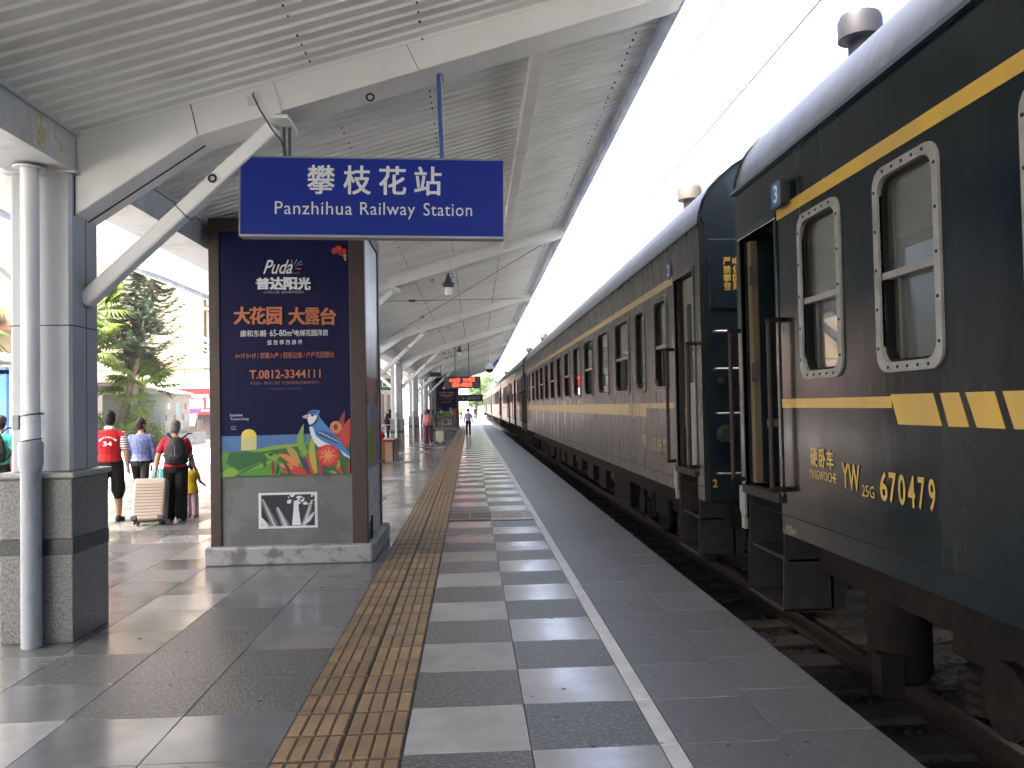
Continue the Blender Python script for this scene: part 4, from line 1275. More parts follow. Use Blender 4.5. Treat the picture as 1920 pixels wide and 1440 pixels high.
# corner post sheen strip beside the open door
def band2(th, body, yel):
    mb = MB(); x0, x1 = TX - .003, TX + .002
    mb.box(x0, x1, 8.78, 10.2, 1.54, 1.60)
    mb.prism_x([(10.2, 1.60), (10.2, 1.435), (10.62, 1.435), (10.62, 1.60)], x0, x1)
    for i in range(3): th.part('stripe_block', MB().prism_x([(10.66 + .2 * i, 1.60), (10.66 + .2 * i, 1.44), (10.82 + .2 * i, 1.44), (10.82 + .2 * i, 1.60)], x0, x1), yel, body)
    th.part('stripe_block', MB().prism_x([(11.27, 1.60), (11.27, 1.44), (31.8, 1.44), (31.8, 1.60)], x0, x1), yel, body)
    th.part('lower_stripe', mb, yel, body)
w2 = [(9.02, 9.67, 'half'), (10.17, 10.80, 'fixed')]
for i, st in enumerate(('open', 'fixed', 'open', 'fixed', 'open', 'fixed', 'open', 'fixed', 'open', 'fixed', 'open')):
    w2.append((11.22 + 1.69 * i, 12.32 + 1.69 * i, st))
w2 += [(30.2, 30.82, 'half'), (31.2, 31.8, 'fixed')]
second = coach('dusty coach numbered 2 with half open windows, second from the camera', 7.70, 7.70 + LEN, w2, [(7.93, 8.67, 'closed'), (32.2, 32.94, 'dark')], M['winframe2'], M['cab2'], M['yellow2'], M['roofgrey'], band=band2)
bd2 = [c for c in second.root.children if c.name.startswith('side_wall')][0]
Y2 = M['yellow2']
side_text(second, bd2, 'YW', 10.55, 10.22, 1.06, 1.22, Y2, .02); side_text(second, bd2, '25G', 10.18, 10.0, 1.05, 1.11, Y2, .01, res=1)
side_text(second, bd2, '673188', 9.93, 9.42, 1.04, 1.20, Y2, .02); side_text(second, bd2, '硬卧车', 9.33, 9.10, 1.13, 1.21, Y2, .015, res=1); side_text(second, bd2, 'YINGWOCHE', 9.34, 9.02, 1.06, 1.10, Y2, .01, res=1)
side_text(second, bd2, '25G', 10.6, 10.35, .71, .77, Y2, .01, res=1)
np2 = second.part('number_plate', MB().lathe([(.02, -.004), (.10, -.004), (.10, .004), (.02, .004)], (TX - .008, 8.86, 3.02), 18, axis='x'), mat('number disc blue', (.03, .04, .16), .4))
side_text(second, np2, '2', 8.90, 8.83, 2.96, 3.08, M['white_print'], .02, TX - .0135)
# end wall furniture of coach 2, seen in the gap
ye = 7.70
pan = second.part('end_panel', MB().box(2.235, 2.95, ye - .022, ye, 2.47, 3.12), M['endblue'], bev=.006)
for (col_, x) in (('严禁攀登', 2.405), ('电化区段', 2.495)):
    for i, ch in enumerate(col_):
        t = MB(); text_mb(t, ch, x - .034, x + .034, 2.875 - .078 * i, 2.945 - .078 * i, lambda a, b: (a, ye - .0245, b), .02, res=1)
        second.part('lettering', t, M['yellow'], pan)
for z in (2.254, 1.906, 1.494, .94):
    second.part('ladder_rung', MB().tube([(2.27, ye, z), (2.27, ye - .06, z), (2.62, ye - .06, z), (2.62, ye, z)], .012, 6), M['steel'])
t = MB(); text_mb(t, '2', 2.226, 2.272, .81, .885, lambda a, b: (a, ye - .003, b), .03); second.part('lettering', t, M['yellow'])
second.part('tail_lamp', MB().lathe([(.07, -.10), (.09, -.02), (.09, .0)], (2.36, ye, 1.30), 14, axis='y'), M['stepgrey'], smooth=40)
second.part('socket_knob', MB().lathe([(.03, -.05), (.035, 0)], (2.33, ye, 1.80), 10, axis='y'), M['stepgrey'], smooth=40)
def band1(th, body, yel):
    th.part('lower_stripe', MB().box(TX - .003, TX + .002, 35.3, 39.5, 1.44, 1.60), yel, body); th.part('lower_stripe', MB().box(TX - .003, TX + .002, 49, 58.6, 1.44, 1.60), yel, body)
third = coach('grey green service coach with two dark open side doors', 34.28, 34.28 + LEN, [(35.5, 36.1, 'open'), (36.6, 37.3, 'open'), (37.8, 38.6, 'open'), (43.5, 44.2, 'fixed'), (44.7, 45.4, 'fixed')] + [(48.5 + 1.5 * i, 49.3 + 1.5 * i, 'fixed') for i in range(5)],
      [(34.52, 35.2, 'dark'), (40.0, 41.4, 'dark'), (46.2, 47.5, 'dark'), (58.8, 59.5, 'dark')], M['winframe2'], M['cab2'], M['yellow2'], M['roofgrey'], band=band1, detail=1)
for k, lab in enumerate(('fourth coach along, sunlit beyond the canopy end', 'fifth coach along, small and pale in the distance', 'farthest coach at the vanishing end of the train')):
    y0 = 34.28 + 26.58 * (k + 1)
    coach(lab, y0, y0 + LEN, [(y0 + 2.4 + 1.7 * i, y0 + 3.4 + 1.7 * i, 'fixed') for i in range(12)], [(y0 + .3, y0 + 1.0, 'dark'), (y0 + 24.4, y0 + 25.1, 'dark')], M['winframe2'], M['cab2'], M['yellow2'], M['roofgrey'], detail=0)
# ------------------------------------------------------------------ things hung from the canopy
def lamp(x, y, ztop, label, s=1.0):
    th = Thing('pendant_lamp', label, 'lamp', (x, y, ztop - .40 * s), group='pendant lamps under the canopy', local=True)
    th.root.scale = (s, s, s)
    th.part('bracket', MB().tube([(0, 0, .31), (0, 0, .40)], .016, 8).ring_y((0, 0, .335), .03, .009), M['black'], smooth=40)
    th.part('housing', MB().lathe([(.03, .32), (.05, .30), (.06, .26), (.085, .235), (.095, .20), (.095, .175), (.075, .15)], n=16), M['darkgrey'], smooth=30)
    fins = MB()
    for k in range(10):
        a = 2 * pi * k / 10
        fins.obox((.088 * cos(a), .088 * sin(a), .20), (.014 * cos(a), .014 * sin(a), 0), (-.006 * sin(a), .006 * cos(a), 0), (0, 0, .028))
    th.part('cooling_fins', fins, M['darkgrey'])
    th.part('lamp_glass', MB().lathe([(.065, .155), (.068, .06), (.06, .02), (.03, .0)], n=16), M['lampglass'], smooth=40)
    th.part('cable', MB().tube([(.03, 0, .30), (.085, 0, .34), (.08, 0, .385), (.0, 0, .40)], .007, 6), M['black'], smooth=60)
    return th
lamp(-.37, 15.28, 4.04, 'near caged pendant lamp hanging from the beam behind the sign', 1.05)
lamp(-.42, 33.3, 4.03, 'smaller pendant lamp farther along, above the red display', 1.05)
# red display board
led = Thing('display_board', 'black hanging display board with glowing red train times', 'display board', (-.30, 33.36, 2.33))
def tl(u, w):
    a = .0
    return (-.325 + u, 2.565 + w)
led.part('case', MB().box(-1.03, .385, 33.30, 33.46, 2.33, 2.80), M['black'], bev=.01)
scr = led.part('screen', MB().box(-.995, .35, 33.29, 33.30, 2.365, 2.765), M['led_panel'])
t = MB(); text_mb(t, '6162次', -.82, -.41, 2.585, 2.745, lambda a, b: (a, 33.287, b), .025); led.part('lettering', t, M['led_red'], scr)
t = MB(); text_mb(t, '14:40到', -.27, .16, 2.595, 2.755, lambda a, b: (a, 33.287, b), .025); led.part('lettering', t, M['led_red'], scr)
t = MB(); text_mb(t, '昆明→攀枝花', -.70, .06, 2.39, 2.56, lambda a, b: (a, 33.287, b), .02); led.part('lettering', t, M['led_red'], scr)
for x in (-.60, -.05): led.part('hanger_rod', MB().tube([(x, 33.38, 2.80), (x, 33.38, 3.98 + .3 * (x + .6))], .022, 8), M['darkgrey'])
# small monitor on two rods
mon = Thing('small_screen', 'small black screen hung on two rods before the red display', 'screen', (-1.75, 42.3, 3.13))
mon.part('case', MB().box(-2.05, -1.46, 42.22, 42.32, 3.14, 3.36), M['black'], bev=.01)
for x in (-2.03, -1.48): mon.part('hanger_rod', MB().tube([(x, 42.27, 3.36), (x, 42.27, 3.95)], .016, 6), M['darkgrey'])
# dome camera
dcx, dcy = .92, 40.0
dm = Thing('dome_camera', 'white dome security camera on a long pole near the canopy edge', 'camera', (dcx, dcy, 3.2))
dm.part('pole', MB().tube([(dcx, dcy, 3.62), (dcx, dcy, 4.74)], .035, 10), M['galv'], smooth=40)
dm.part('shell', MB().lathe([(.04, 3.66), (.12, 3.62), (.20, 3.52), (.22, 3.42), (.22, 3.38)], (dcx, dcy, 0), 18), M['white'], smooth=40)
dm.part('dome', MB().lathe([(.21, 3.38), (.18, 3.28), (.11, 3.21), (.02, 3.19)], (dcx, dcy, 0), 18), M['black'], smooth=50)
dm.part('side_bracket', MB().bar((dcx + .15, dcy, 3.5), (dcx + .42, dcy, 3.82), .08, .12), M['bluecap'])

# ------------------------------------------------------------------ people
def rot(v, a): return Vector((v[0], v[1] * cos(a) - v[2] * sin(a), v[1] * sin(a) + v[2] * cos(a)))
def person(label, loc, face, height, legs, arms, top, bottom, shoes, hair, sleeve=.4, trouser=1.0, build=1.0, head_yaw=0.0, lean=0.0, hair_len=.0, skirt=None, loose=1.0, top_hem=.92, child=False, vox=.011, hem_extra=0.0, group='people walking along the station platform', sole=None):
    """figure facing +Y in its own frame; legs: (hip, knee) angles for left,right; arms: (swing, out, elbow) for left,right"""
    th = Thing('person', label, 'person', loc, face, group=group, local=True)
    hs = 1.18 if child else 1.0
    hipz, thigh, shank = .90, .42, .41
    hips = {}
    W = build
    sk, tp, bt, sh = [], [], [], []
    low = 9
    feet = {}
    for sd, (ha, ka) in zip((-1, 1), legs):
        H_ = Vector((sd * .092 * W, 0, hipz - .02))
        K = H_ + Vector((sd * .005, sin(ha), -cos(ha))) * thigh
        A = K + Vector((sd * .0, sin(ha - ka), -cos(ha - ka))) * shank
        fa = ha - ka * .85 if ka > .25 else ha * .35 - ka * .5
        fd = Vector((sd * .12, cos(fa), sin(fa))).normalized()
        up = Vector((0, -sin(fa), cos(fa)))
        heel = A - up * .055 - fd * .05
        toe = A - up * .06 + fd * .16
        feet[sd] = (H_, K, A, heel, toe, fd, up)
        low = min(low, heel.z - .03, toe.z - .025)
    dz = -low
    def q(p): return Vector((p[0], p[1], p[2] + dz))
    for sd in (-1, 1):
        H_, K, A, heel, toe, fd, up = feet[sd]
        H_, K, A, heel, toe = map(q, (H_, K, A, heel, toe))
        sk += [cap(H_, K, .078 * W, .052 * W), cap(K, K.lerp(A, .35), .052 * W, .055 * W), cap(K.lerp(A, .35), A, .055 * W, .036 * W), cap(A, heel, .036, .034), cap(heel, toe, .033, .027), cap(heel.lerp(toe, .45) + up * .02, toe, .034, .024)]
        sh += [cap(heel, heel.lerp(toe, .5), .042, .044), cap(heel.lerp(toe, .5), toe, .044, .034), cap(A.lerp(heel, .3), heel, .043, .043)]
        if skirt is None:
            t_end = trouser
            wl_ = 1.0 * loose
            bt.append(cap(H_ + Vector((0, 0, .03)), H_.lerp(K, min(1, t_end * 2)), .098 * W, (.072 * W * wl_ if t_end >= .5 else .085 * W * wl_)))
            if t_end > .5:
                e = K.lerp(A, min(.97, (t_end - .5) * 2))
                bt.append(cap(K, e, .070 * W * wl_, (.055 + .018 * (t_end > .8)) * W * wl_))
    o = Vector((0, 0, dz))
    L_ = lean
    def T(x, y, z):      # torso point leaned about the hips
        v = rot((x, y, z - hipz), -L_)
        return Vector((v.x, v.y, v.z + hipz + dz))
    tor = [(.86, .15 * W, .105 * W), (.95, .158 * W, .11 * W), (1.05, .135 * W, .095 * W), (1.2, .158 * W, .11 * W), (1.32, .17 * W, .105 * W), (1.40, .14 * W, .085), (1.45, .06, .06)]
    def lring(grow, z0=.80, hem=None):
        rr = []
        for (z, a, b) in tor:
            c = T(0, 0, z)
            rr.append((c.z, a + grow, b + grow, c.x, c.y))
        return rr
    sk.append(loft(lring(0)))
    sk.append(cap(T(0, .0, 1.40), T(0, .012, 1.52), .055, .05))
    hc = T(0, .025, 1.615)
    hy = head_yaw
    def Hd(x, y, z):
        x, y, z = x * hs, y * hs, z * hs
        return Vector((hc.x + x * cos(hy) - y * sin(hy), hc.y + x * sin(hy) + y * cos(hy), hc.z + z))
    face_parts = [ell(Hd(0, 0, .01), .074 * hs, .088 * hs, .108 * hs), ell(Hd(0, .018, -.055), .056 * hs, .066 * hs, .062 * hs), cap(Hd(0, .085, .005), Hd(0, .104, -.03), .011 * hs, .016 * hs), ell(Hd(.074, -.005, -.01), .012, .022, .032), ell(Hd(-.074, -.005, -.01), .012, .022, .032),
                  cap(Hd(-.02, .08, -.068), Hd(.02, .08, -.068), .010 * hs)]
    sk += face_parts
    hands = {}
    for sd, (sw_, out, el) in zip((-1, 1), arms):
        S = T(sd * .172 * W, 0, 1.365)
        d1 = Vector((sd * sin(out), sin(sw_) * cos(out), -cos(sw_) * cos(out)))
        E_ = S + d1 * .285
        d2 = Vector((sd * sin(out * .4), sin(sw_ + el) * cos(out), -cos(sw_ + el) * cos(out))).normalized()
        Wr = E_ + d2 * .245
        sk += [cap(S, E_, .050 * W, .041 * W), cap(E_, E_.lerp(Wr, .3), .042 * W, .042 * W), cap(E_.lerp(Wr, .3), Wr, .042 * W, .027)]
        Pm = Wr + d2 * .075
        lat = Vector((0, 1, 0)) - d2 * d2.y; lat.normalize()
        nrm = d2.cross(lat).normalized() * sd
        sk.append(cap(Wr + d2 * .02, Pm, .026, .030)); sk.append(cap(Wr + d2 * .03 + lat * .018, Pm + lat * .022, .018, .018)); sk.append(cap(Wr + d2 * .03 - lat * .018, Pm - lat * .022, .018, .018))
        for k, (lo, ln) in enumerate(((-.03, .058), (-.010, .072), (.011, .075), (.031, .066))):
            b0 = Pm + lat * lo
            b1 = b0 + d2 * ln * .55 + nrm * .006; b2 = b1 + (d2 * .7 - nrm * -.5).normalized() * ln * .5
            sk += [cap(b0, b1, .0098, .0092, 8), cap(b1, b2, .0092, .008, 8)]
        th0 = Wr + d2 * .03 + lat * .03
        sk += [cap(th0, th0 + d2 * .035 + lat * .022, .012, .011, 8), cap(th0 + d2 * .035 + lat * .022, th0 + d2 * .065 + lat * .022, .010, .009, 8)]
        hands[sd] = (Wr, Pm, d2)
        tp += [cap(S - Vector((sd * .02, 0, 0)), S.lerp(E_, min(1, sleeve * 2)), .064 * W, (.062 if sleeve <= .5 else .05) * W)]
        if sleeve > .5: tp.append(cap(E_, E_.lerp(Wr, min(.96, (sleeve - .5) * 2)), .053 * W, .042 * W))
    body = th.mesh('body', fuse(sk, vox * .75, 3)); body.data.materials.append(M['skin'])
    rr = lring(.018)
    rr = [r for r, t0 in zip(rr, tor) if t0[0] >= .95]
    c0 = T(0, 0, top_hem)
    rr = [(c0.z, (.168 + hem_extra) * W, (.122 + hem_extra) * W, c0.x, c0.y)] + [r for r in rr if r[0] > c0.z + .02]
    rr[-1] = (rr[-1][0] - .012, .078, .075, rr[-1][3], rr[-1][4])
    tp.append(loft(rr))
    shirt = th.mesh('shirt', fuse(tp, vox, 3)); shirt.data.materials.append(top)
    if skirt is None:
        w0, w1, w2_ = T(0, 0, 1.03), T(0, 0, .93), T(0, 0, .84)
        bt.append(loft([(w2_.z - .03, .13 * W, .10 * W, w2_.x, w2_.y), (w2_.z, .165 * W, .122 * W, w2_.x, w2_.y), (w1.z, .168 * W, .122 * W, w1.x, w1.y), (w0.z, .145 * W, .105 * W, w0.x, w0.y)]))
        bo = th.mesh('trousers' if trouser > .8 else 'shorts', fuse(bt, vox, 3))
    else:
        a0, a1 = skirt
        bo = th.mesh('skirt', fuse([loft([(a1 + dz, .21 * W, .19 * W, 0, 0), ((a0 + a1) / 2 + dz, .19 * W, .16 * W, 0, 0), (a0 + dz, .14 * W, .11 * W, 0, 0)])], vox, 2))
    bo.data.materials.append(bottom)
    for half in (sh[:3], sh[3:]):
        so = th.mesh('shoe', fuse(half, .009, 2)); so.data.materials.append(shoes)
    hr = [ell(Hd(0, -.014, .040), .090 * hs, .098 * hs, .098 * hs), ell(Hd(0, -.036, -.005), .092 * hs, .082 * hs, .112 * hs)]
    if hair_len > 0:
        hr += [cap(Hd(-.052, -.035, -.02), Hd(-.052, -.045, -.02 - hair_len), .038, .034), cap(Hd(.052, -.035, -.02), Hd(.052, -.045, -.02 - hair_len), .038, .034), cap(Hd(0, -.06, 0), Hd(0, -.062, -.02 - hair_len), .045, .045)]
    hm = fuse(hr, .010, 2); hm.materials.append(hair)
    # keep the face clear of hair
    th.mesh('hair', hm)
    eyes = MB()
    for sx in (-.03, .03):
        c = Hd(sx, .078, .012)
        eyes.obox(c, (.011, 0, 0), (0, .006, 0), (0, 0, .005))
    th.part('eyes', eyes, M['black'], body)
    k = height / (1.725 + dz * 0 + (.02 if child else 0))
    th.root.scale = (k, k, k)
    th.k = k
    th.hands = hands; th.T = T; th.dz = dz
    return th
def cloth(name, c, c2=None, sc=30, lo=.45, hi=.6, st=(1, 1, 1)):
    return mat(name, c, .85, spec=.2, col2=c2 or tuple(v * .8 for v in c), vscale=sc if c2 else 6, vlo=lo, vhi=hi, stretch=st, bump=.25, bscale=14, bdist=.012)
BLACKC = cloth('black cloth', (.0045, .0045, .005)); 
redv = cloth('red vest', (.28, .008, .012))
# porter in a red vest with the number 34
man = person('man in red vest numbered 34 and black knee shorts walking away', (-5.36, 12.75, 0), .12, 1.60, ((-.30, .55), (.16, .10)), ((.30, .16, .15), (-.12, .20, .25)), redv, BLACKC, cloth('brown sandal', (.03, .022, .018)), M['hair'], sleeve=.06, trouser=.60, build=1.12, loose=1.35)
stripes = mat('striped sleeve', (.55, .53, .55), .8, col2=(.10, .05, .09), vscale=1, stretch=(.0, .0, 1))
nt = stripes.node_tree
for n_ in list(nt.nodes):
    if n_.type == 'TEX_NOISE':
        wv = nt.nodes.new('ShaderNodeTexWave'); wv.bands_direction = 'Z'; wv.inputs['Scale'].default_value = 9
        g_ = [x for x in nt.nodes if x.type == 'NEW_GEOMETRY'][0]
        nt.links.new(g_.outputs['Position'], wv.inputs['Vector'])
        to = n_.outputs['Fac'].links[0].to_socket
        nt.links.new(wv.outputs['Fac'], to); nt.nodes.remove(n_)
sl = []
for sd, (sw_, out, el) in zip((-1, 1), ((.30, .16, .15), (-.12, .20, .25))):
    S = man.T(sd * .19, 0, 1.365)
    d1 = Vector((sd * sin(out), sin(sw_) * cos(out), -cos(sw_) * cos(out)))
    sl.append(cap(S, S + d1 * .21, .066, .072))
so = man.mesh('striped_sleeves', fuse(sl, .01, 2)); so.data.materials.append(stripes)
co = man.mesh('collar', fuse([cap(man.T(-.045, -.045, 1.47), man.T(.045, -.045, 1.47), .028), cap(man.T(-.05, -.04, 1.47), man.T(-.05, .03, 1.45), .024), cap(man.T(.05, -.04, 1.47), man.T(.05, .03, 1.45), .024)], .009, 2)); co.data.materials.append(M['white'])
t = MB()
def back(u, w):
    yb_ = -.132 - .03 * (1 - min(1, abs(u) / .16)) * .6
    p = man.T(u, yb_, 0)
    return (u, man.T(0, 0, w).y - .163 + .9 * u * u, w + man.dz)
text_mb(t, '34', -.055, .075, 1.185, 1.255, back, .02)
man.part('lettering', t, M['white_print'])
for i, ch in enumerate('攀枝花车站小红帽'):
    a = radians(150 - 17.2 * i); t = MB()
    u, w = .01 + .135 * cos(a), 1.225 + .10 * sin(a)
    text_mb(t, ch, u - .014, u + .014, w - .014, w + .014, back, .03, res=1); man.part('lettering', t, M['white_print'])
# woman in the blue checked jacket
bluew = cloth('blue checked jacket', (.06, .085, .21), (.15, .165, .27), 70, .48, .56, (1, 1, .5))
blue = person('woman in blue patterned jacket carrying a teal shopping bag', (-5.52, 14.35, 0), .05, 1.50, ((.35, .15), (-.35, .5)), ((-.2, .12, .2), (.12, .12, .12)), bluew, BLACKC, M['black'], M['hair_brown'], sleeve=.93, trouser=.58, build=1.12, head_yaw=-.75, hair_len=.04, hem_extra=.02)
# woman in red blouse with rucksack
redb = cloth('red floral blouse', (.27, .010, .028), (.38, .2, .21), 26, .60, .66)
gw = person('grey haired woman in red blouse and black trousers with black rucksack', (-4.36, 12.62, 0), 0.0, 1.44, ((.02, .04), (-.03, .05)), ((-.22, .30, .12), (.25, .12, .5)), redb, BLACKC, cloth('blue trainers', (.10, .26, .42), (.55, .56, .58), 30), M['hair_grey'], sleeve=.30, trouser=1.0, build=1.16, hair_len=.02, loose=1.25, hem_extra=.02)
def rucksack(label, p, h_, w_, d_, m, name='rucksack', face=0.0):
    th = Thing(name, label, 'backpack', p, face, local=True, group='backpacks worn by travellers')
    b = fuse([loft([(0, .30 * w_, .30 * d_, 0, 0), (.06 * h_, .46 * w_, .48 * d_, 0, -.03 * d_), (.35 * h_, .50 * w_, .5 * d_, 0, -.05 * d_), (.7 * h_, .40 * w_, .40 * d_, 0, 0), (.94 * h_, .26 * w_, .24 * d_, 0, .06 * d_), (h_, .12 * w_, .12 * d_, 0, .1 * d_)])], .008, 2)
    b.materials.append(m); th.mesh('bag', b)
    s = fuse([cap((sx * .2 * w_, .30 * d_, .95 * h_), (sx * .42 * w_, .45 * d_, 1.12 * h_), .014, .014) for sx in (-1, 1)] + [cap((sx * .42 * w_, .45 * d_, 1.12 * h_), (sx * .46 * w_, 1.2 * d_, 1.12 * h_), .014) for sx in (-1, 1)] + [cap((sx * .40 * w_, .3 * d_, .1 * h_), (sx * .62 * w_, .6 * d_, .35 * h_), .012) for sx in (-1, 1)], .008, 1)
    s.materials.append(m); th.mesh('strap', s)
    th.part('zip', MB().tube([(0, -.47 * d_ - .01, .12 * h_), (0.01, -.53 * d_ - .012, .35 * h_), (0, -.40 * d_ - .012, .7 * h_)], .005, 5), M['steel'])
    pk = fuse([ell((0, -.46 * d_, .25 * h_), .3 * w_, .16 * d_, .17 * h_)], .008, 2); pk.materials.append(m); th.mesh('pocket', pk)
    return th
leather = mat('black leather', (.004, .004, .0045), .5, spec=.2, bump=.2, bscale=60, bdist=.003)
rucksack('black leather rucksack on the back of the grey haired woman', (-4.29, 12.45, .84), .40, .36, .16, leather)
child = person('small child in yellow top and pink trousers beside the grey haired woman', (-4.27, 13.05, 0), -.1, .84, ((.0, .05), (.05, .05)), ((.15, .1, .5), (.3, .15, .8)), cloth('yellow top', (.34, .23, .012)), cloth('pale pink trousers', (.42, .30, .34)), cloth('pink shoe', (.3, .12, .14)), M['hair_brown'], sleeve=.3, trouser=1.0, build=1.05, child=True, hair_len=.05, loose=1.5, top_hem=.72, hem_extra=.05)
# child's parent hidden behind: a red garment glimpsed
hid = person('partly hidden person in red behind the blue jacket', (-5.80, 15.1, 0), .1, 1.33, ((.2, .1), (-.2, .2)), ((.1, .1, .1), (-.1, .1, .1)), redv, BLACKC, M['black'], M['hair'], sleeve=.9, trouser=1.0)
# traveller at the left edge of the photograph
rm = person('dark haired traveller with teal collar at the left picture edge', (-7.02, 12.9, 0), .0, 1.56, ((.1, .05), (-.1, .1)), ((.1, .1, .1), (-.1, .1, .1)), cloth('teal shirt', (.03, .28, .24)), BLACKC, M['black'], M['hair'], sleeve=.35)
rucksack('black rucksack on the traveller at the left picture edge', (-7.02, 12.73, .90), .46, .36, .17, BLACKC)
# suitcases
def suitcase(label, loc, face, tilt, w, d, h, m, m2, pull, handle_len):
    th = Thing('suitcase', label, 'suitcase', loc, face, local=True, group='wheeled suitcases')
    def R_(x, y, z):
        v = rot((x, y, z), tilt)
        return Vector((v.x, v.y, v.z))
    def tb(mb, x0, x1, y0, y1, z0, z1):
        c = R_((x0 + x1) / 2, (y0 + y1) / 2, (z0 + z1) / 2)
        mb.obox(c, R_((x1 - x0) / 2, 0, 0), R_(0, (y1 - y0) / 2, 0), R_(0, 0, (z1 - z0) / 2)); return mb
    shell = th.part('shell', tb(MB(), -w / 2, w / 2, -d / 2, d / 2, .06, h), m, bev=.035)
    shell.modifiers[0].segments = 4
    for i in range(11):
        z = .12 + (h - .22) * i / 10
        th.part('rib', tb(MB(), -w / 2 + .035, w / 2 - .035, -d / 2 - .006, -d / 2 + .004, z, z + .016), m2, shell, bev=.004)
    th.part('edge_trim', tb(MB(), w / 2 - .004, w / 2 + .004, -.012, .012, .08, h - .02), m2, shell)
    for sx in (-1, 1):
        th.part('corner_guard', tb(MB(), sx * (w / 2 - .085), sx * (w / 2 + .004), -d / 2 - .008, -d / 2 + .06, .052, .12), M['black'], shell, bev=.01)
        for sy in (-1, 1):
            c = R_(sx * (w / 2 - .05), sy * (d / 2 - .05), .03)
            wh_ = MB().lathe([(.012, -.016), (.03, -.014), (.03, .014), (.012, .016)], (c.x, c.y, max(.03, c.z)), 12, axis='x')
            wh_.obox(c + R_(0, 0, .02), R_(.022, 0, 0), R_(0, .016, 0), R_(0, 0, .018))
            th.part('wheel', wh_, M['black'], smooth=40)
    hh = MB()
    for sx in (-1, 1): hh.tube([R_(sx * .07, d / 2 - .03, h - .02), R_(sx * .07, d / 2 - .03, h + handle_len)], .009, 6)
    hh.tube([R_(-.07, d / 2 - .03, h + handle_len), R_(.07, d / 2 - .03, h + handle_len)], .014, 8)
    th.part('handle', hh, pull, smooth=40)
    return th
suitcase('large champagne ribbed suitcase pulled by the grey haired woman', (-4.60, 12.22, 0), .10, -.30, .44, .27, .66, mat('champagne shell', (.27, .215, .17), .38), mat('champagne groove', (.15, .12, .095), .4), M['white'], .26)
# teal shopping bag
bgm = mat('teal bag', (.01, .22, .24), .55, bump=.3, bscale=20, bdist=.01)
bt_ = Thing('shopping_bag', 'bright teal shopping bag held by the woman in blue', 'bag', (-5.15, 14.2, .42), 0, local=True)
bt_.part('bag', MB().add([(-.17, -.05, 0), (.19, -.05, 0), (.19, .07, 0), (-.17, .07, 0), (-.12, -.03, .27), (.26, -.03, .22), (.26, .03, .22), (-.12, .03, .27)], [(0, 3, 2, 1), (0, 1, 5, 4), (1, 2, 6, 5), (2, 3, 7, 6), (3, 0, 4, 7), (4, 5, 6, 7)]), bgm, bev=.02)
bt_.part('handle', MB().tube([(-.08, 0, .26), (-.03, 0, .40), (.0, 0, .42), (.03, 0, .38), (.12, 0, .24)], .012, 6), bgm, smooth=60)
# far walkers
pw = person('woman with pink rucksack and dark purple trousers walking away', (-1.86, 36.6, 0), 0, 1.50, ((.22, .1), (-.25, .4)), ((-.1, .2, .2), (-.15, .28, .1)), cloth('pale shirt', (.38, .37, .39)), cloth('plum trousers', (.06, .02, .035)), M['white'], M['hair'], sleeve=.95, trouser=1.0, build=1.12, loose=1.5, hair_len=.03, vox=.014)
rucksack('pink rucksack on the woman with plum trousers', (-1.86, 36.42, .86), .42, .40, .18, cloth('pink canvas', (.45, .14, .14)))
suitcase('small cream suitcase wheeled by the woman with pink rucksack', (-1.36, 36.6, 0), 0, 0, .36, .22, .58, mat('cream shell', (.38, .36, .27), .4), mat('cream groove', (.42, .40, .31), .4), mat('coral handle', (.6, .25, .2), .5), .34)
wm = person('person in white short sleeved shirt and black trousers walking down the middle', (-.16, 46.3, 0), 0, 1.47, ((.10, .05), (-.12, .15)), ((.12, .22, .2), (-.18, .26, .15)), cloth('lilac white shirt', (.33, .33, .43)), BLACKC, M['black'], M['hair'], sleeve=.36, trouser=1.0, hair_len=.03, vox=.014)
bp = person('person with black rucksack standing behind the wooden bench', (-3.62, 37.6, 0), .2, 1.50, ((.1, .05), (-.1, .1)), ((.2, .1, .4), (-.1, .1, .1)), cloth('white tee', (.6, .6, .58)), BLACKC, M['black'], M['hair'], sleeve=.35, trouser=1.0, head_yaw=.7, vox=.014)
rucksack('black rucksack on the person behind the wooden bench', (-3.64, 37.42, .88), .50, .40, .2, BLACKC)
person('distant passenger in dark clothes at the far platform end', (.55, 104, 0), 0, 1.6, ((.1, .05), (-.1, .1)), ((.1, .1, .1), (-.1, .1, .1)), BLACKC, BLACKC, M['black'], M['hair'], vox=.02)
person('distant passenger in yellow at the far platform end', (-1.3, 108, 0), 0, 1.6, ((.1, .05), (-.1, .1)), ((.1, .1, .1), (-.1, .1, .1)), cloth('mustard', (.5, .32, .05)), BLACKC, M['black'], M['hair'], vox=.02)
# wooden bench with a red bag
bn = Thing('wooden_bench', 'varnished brown wooden bench block beside a grey column', 'bench', (-2.75, 26.6, 0))
bn.part('front_panel', MB().box(-3.15, -2.62, 25.7, 25.74, .03, .60), M['wood']); bn.part('side_panel', MB().box(-2.40, -2.36, 25.75, 27.4, .0, .60), M['wood'])
bn.part('core', MB().box(-3.15, -2.41, 25.75, 27.4, .03, .58), mat('bench core', (.12, .05, .02), .5)); bn.part('seat_board', MB().box(-3.2, -2.33, 25.66, 27.45, .60, .645), M['wood'], bev=.008)
bn.part('corner_board', MB().box(-2.62, -2.40, 25.70, 25.735, .0, .60), mat('worn corner board', (.26, .16, .10), .4))
rbag = Thing('red_bag', 'small red bag lying on the wooden bench', 'bag', (-2.82, 26.2, .645), 0, local=True)
m_ = fuse([ell((0, 0, .10), .16, .13, .10), ell((.04, 0, .16), .09, .09, .07)], .012, 3); m_.materials.append(redv); rbag.mesh('bag_body', m_)
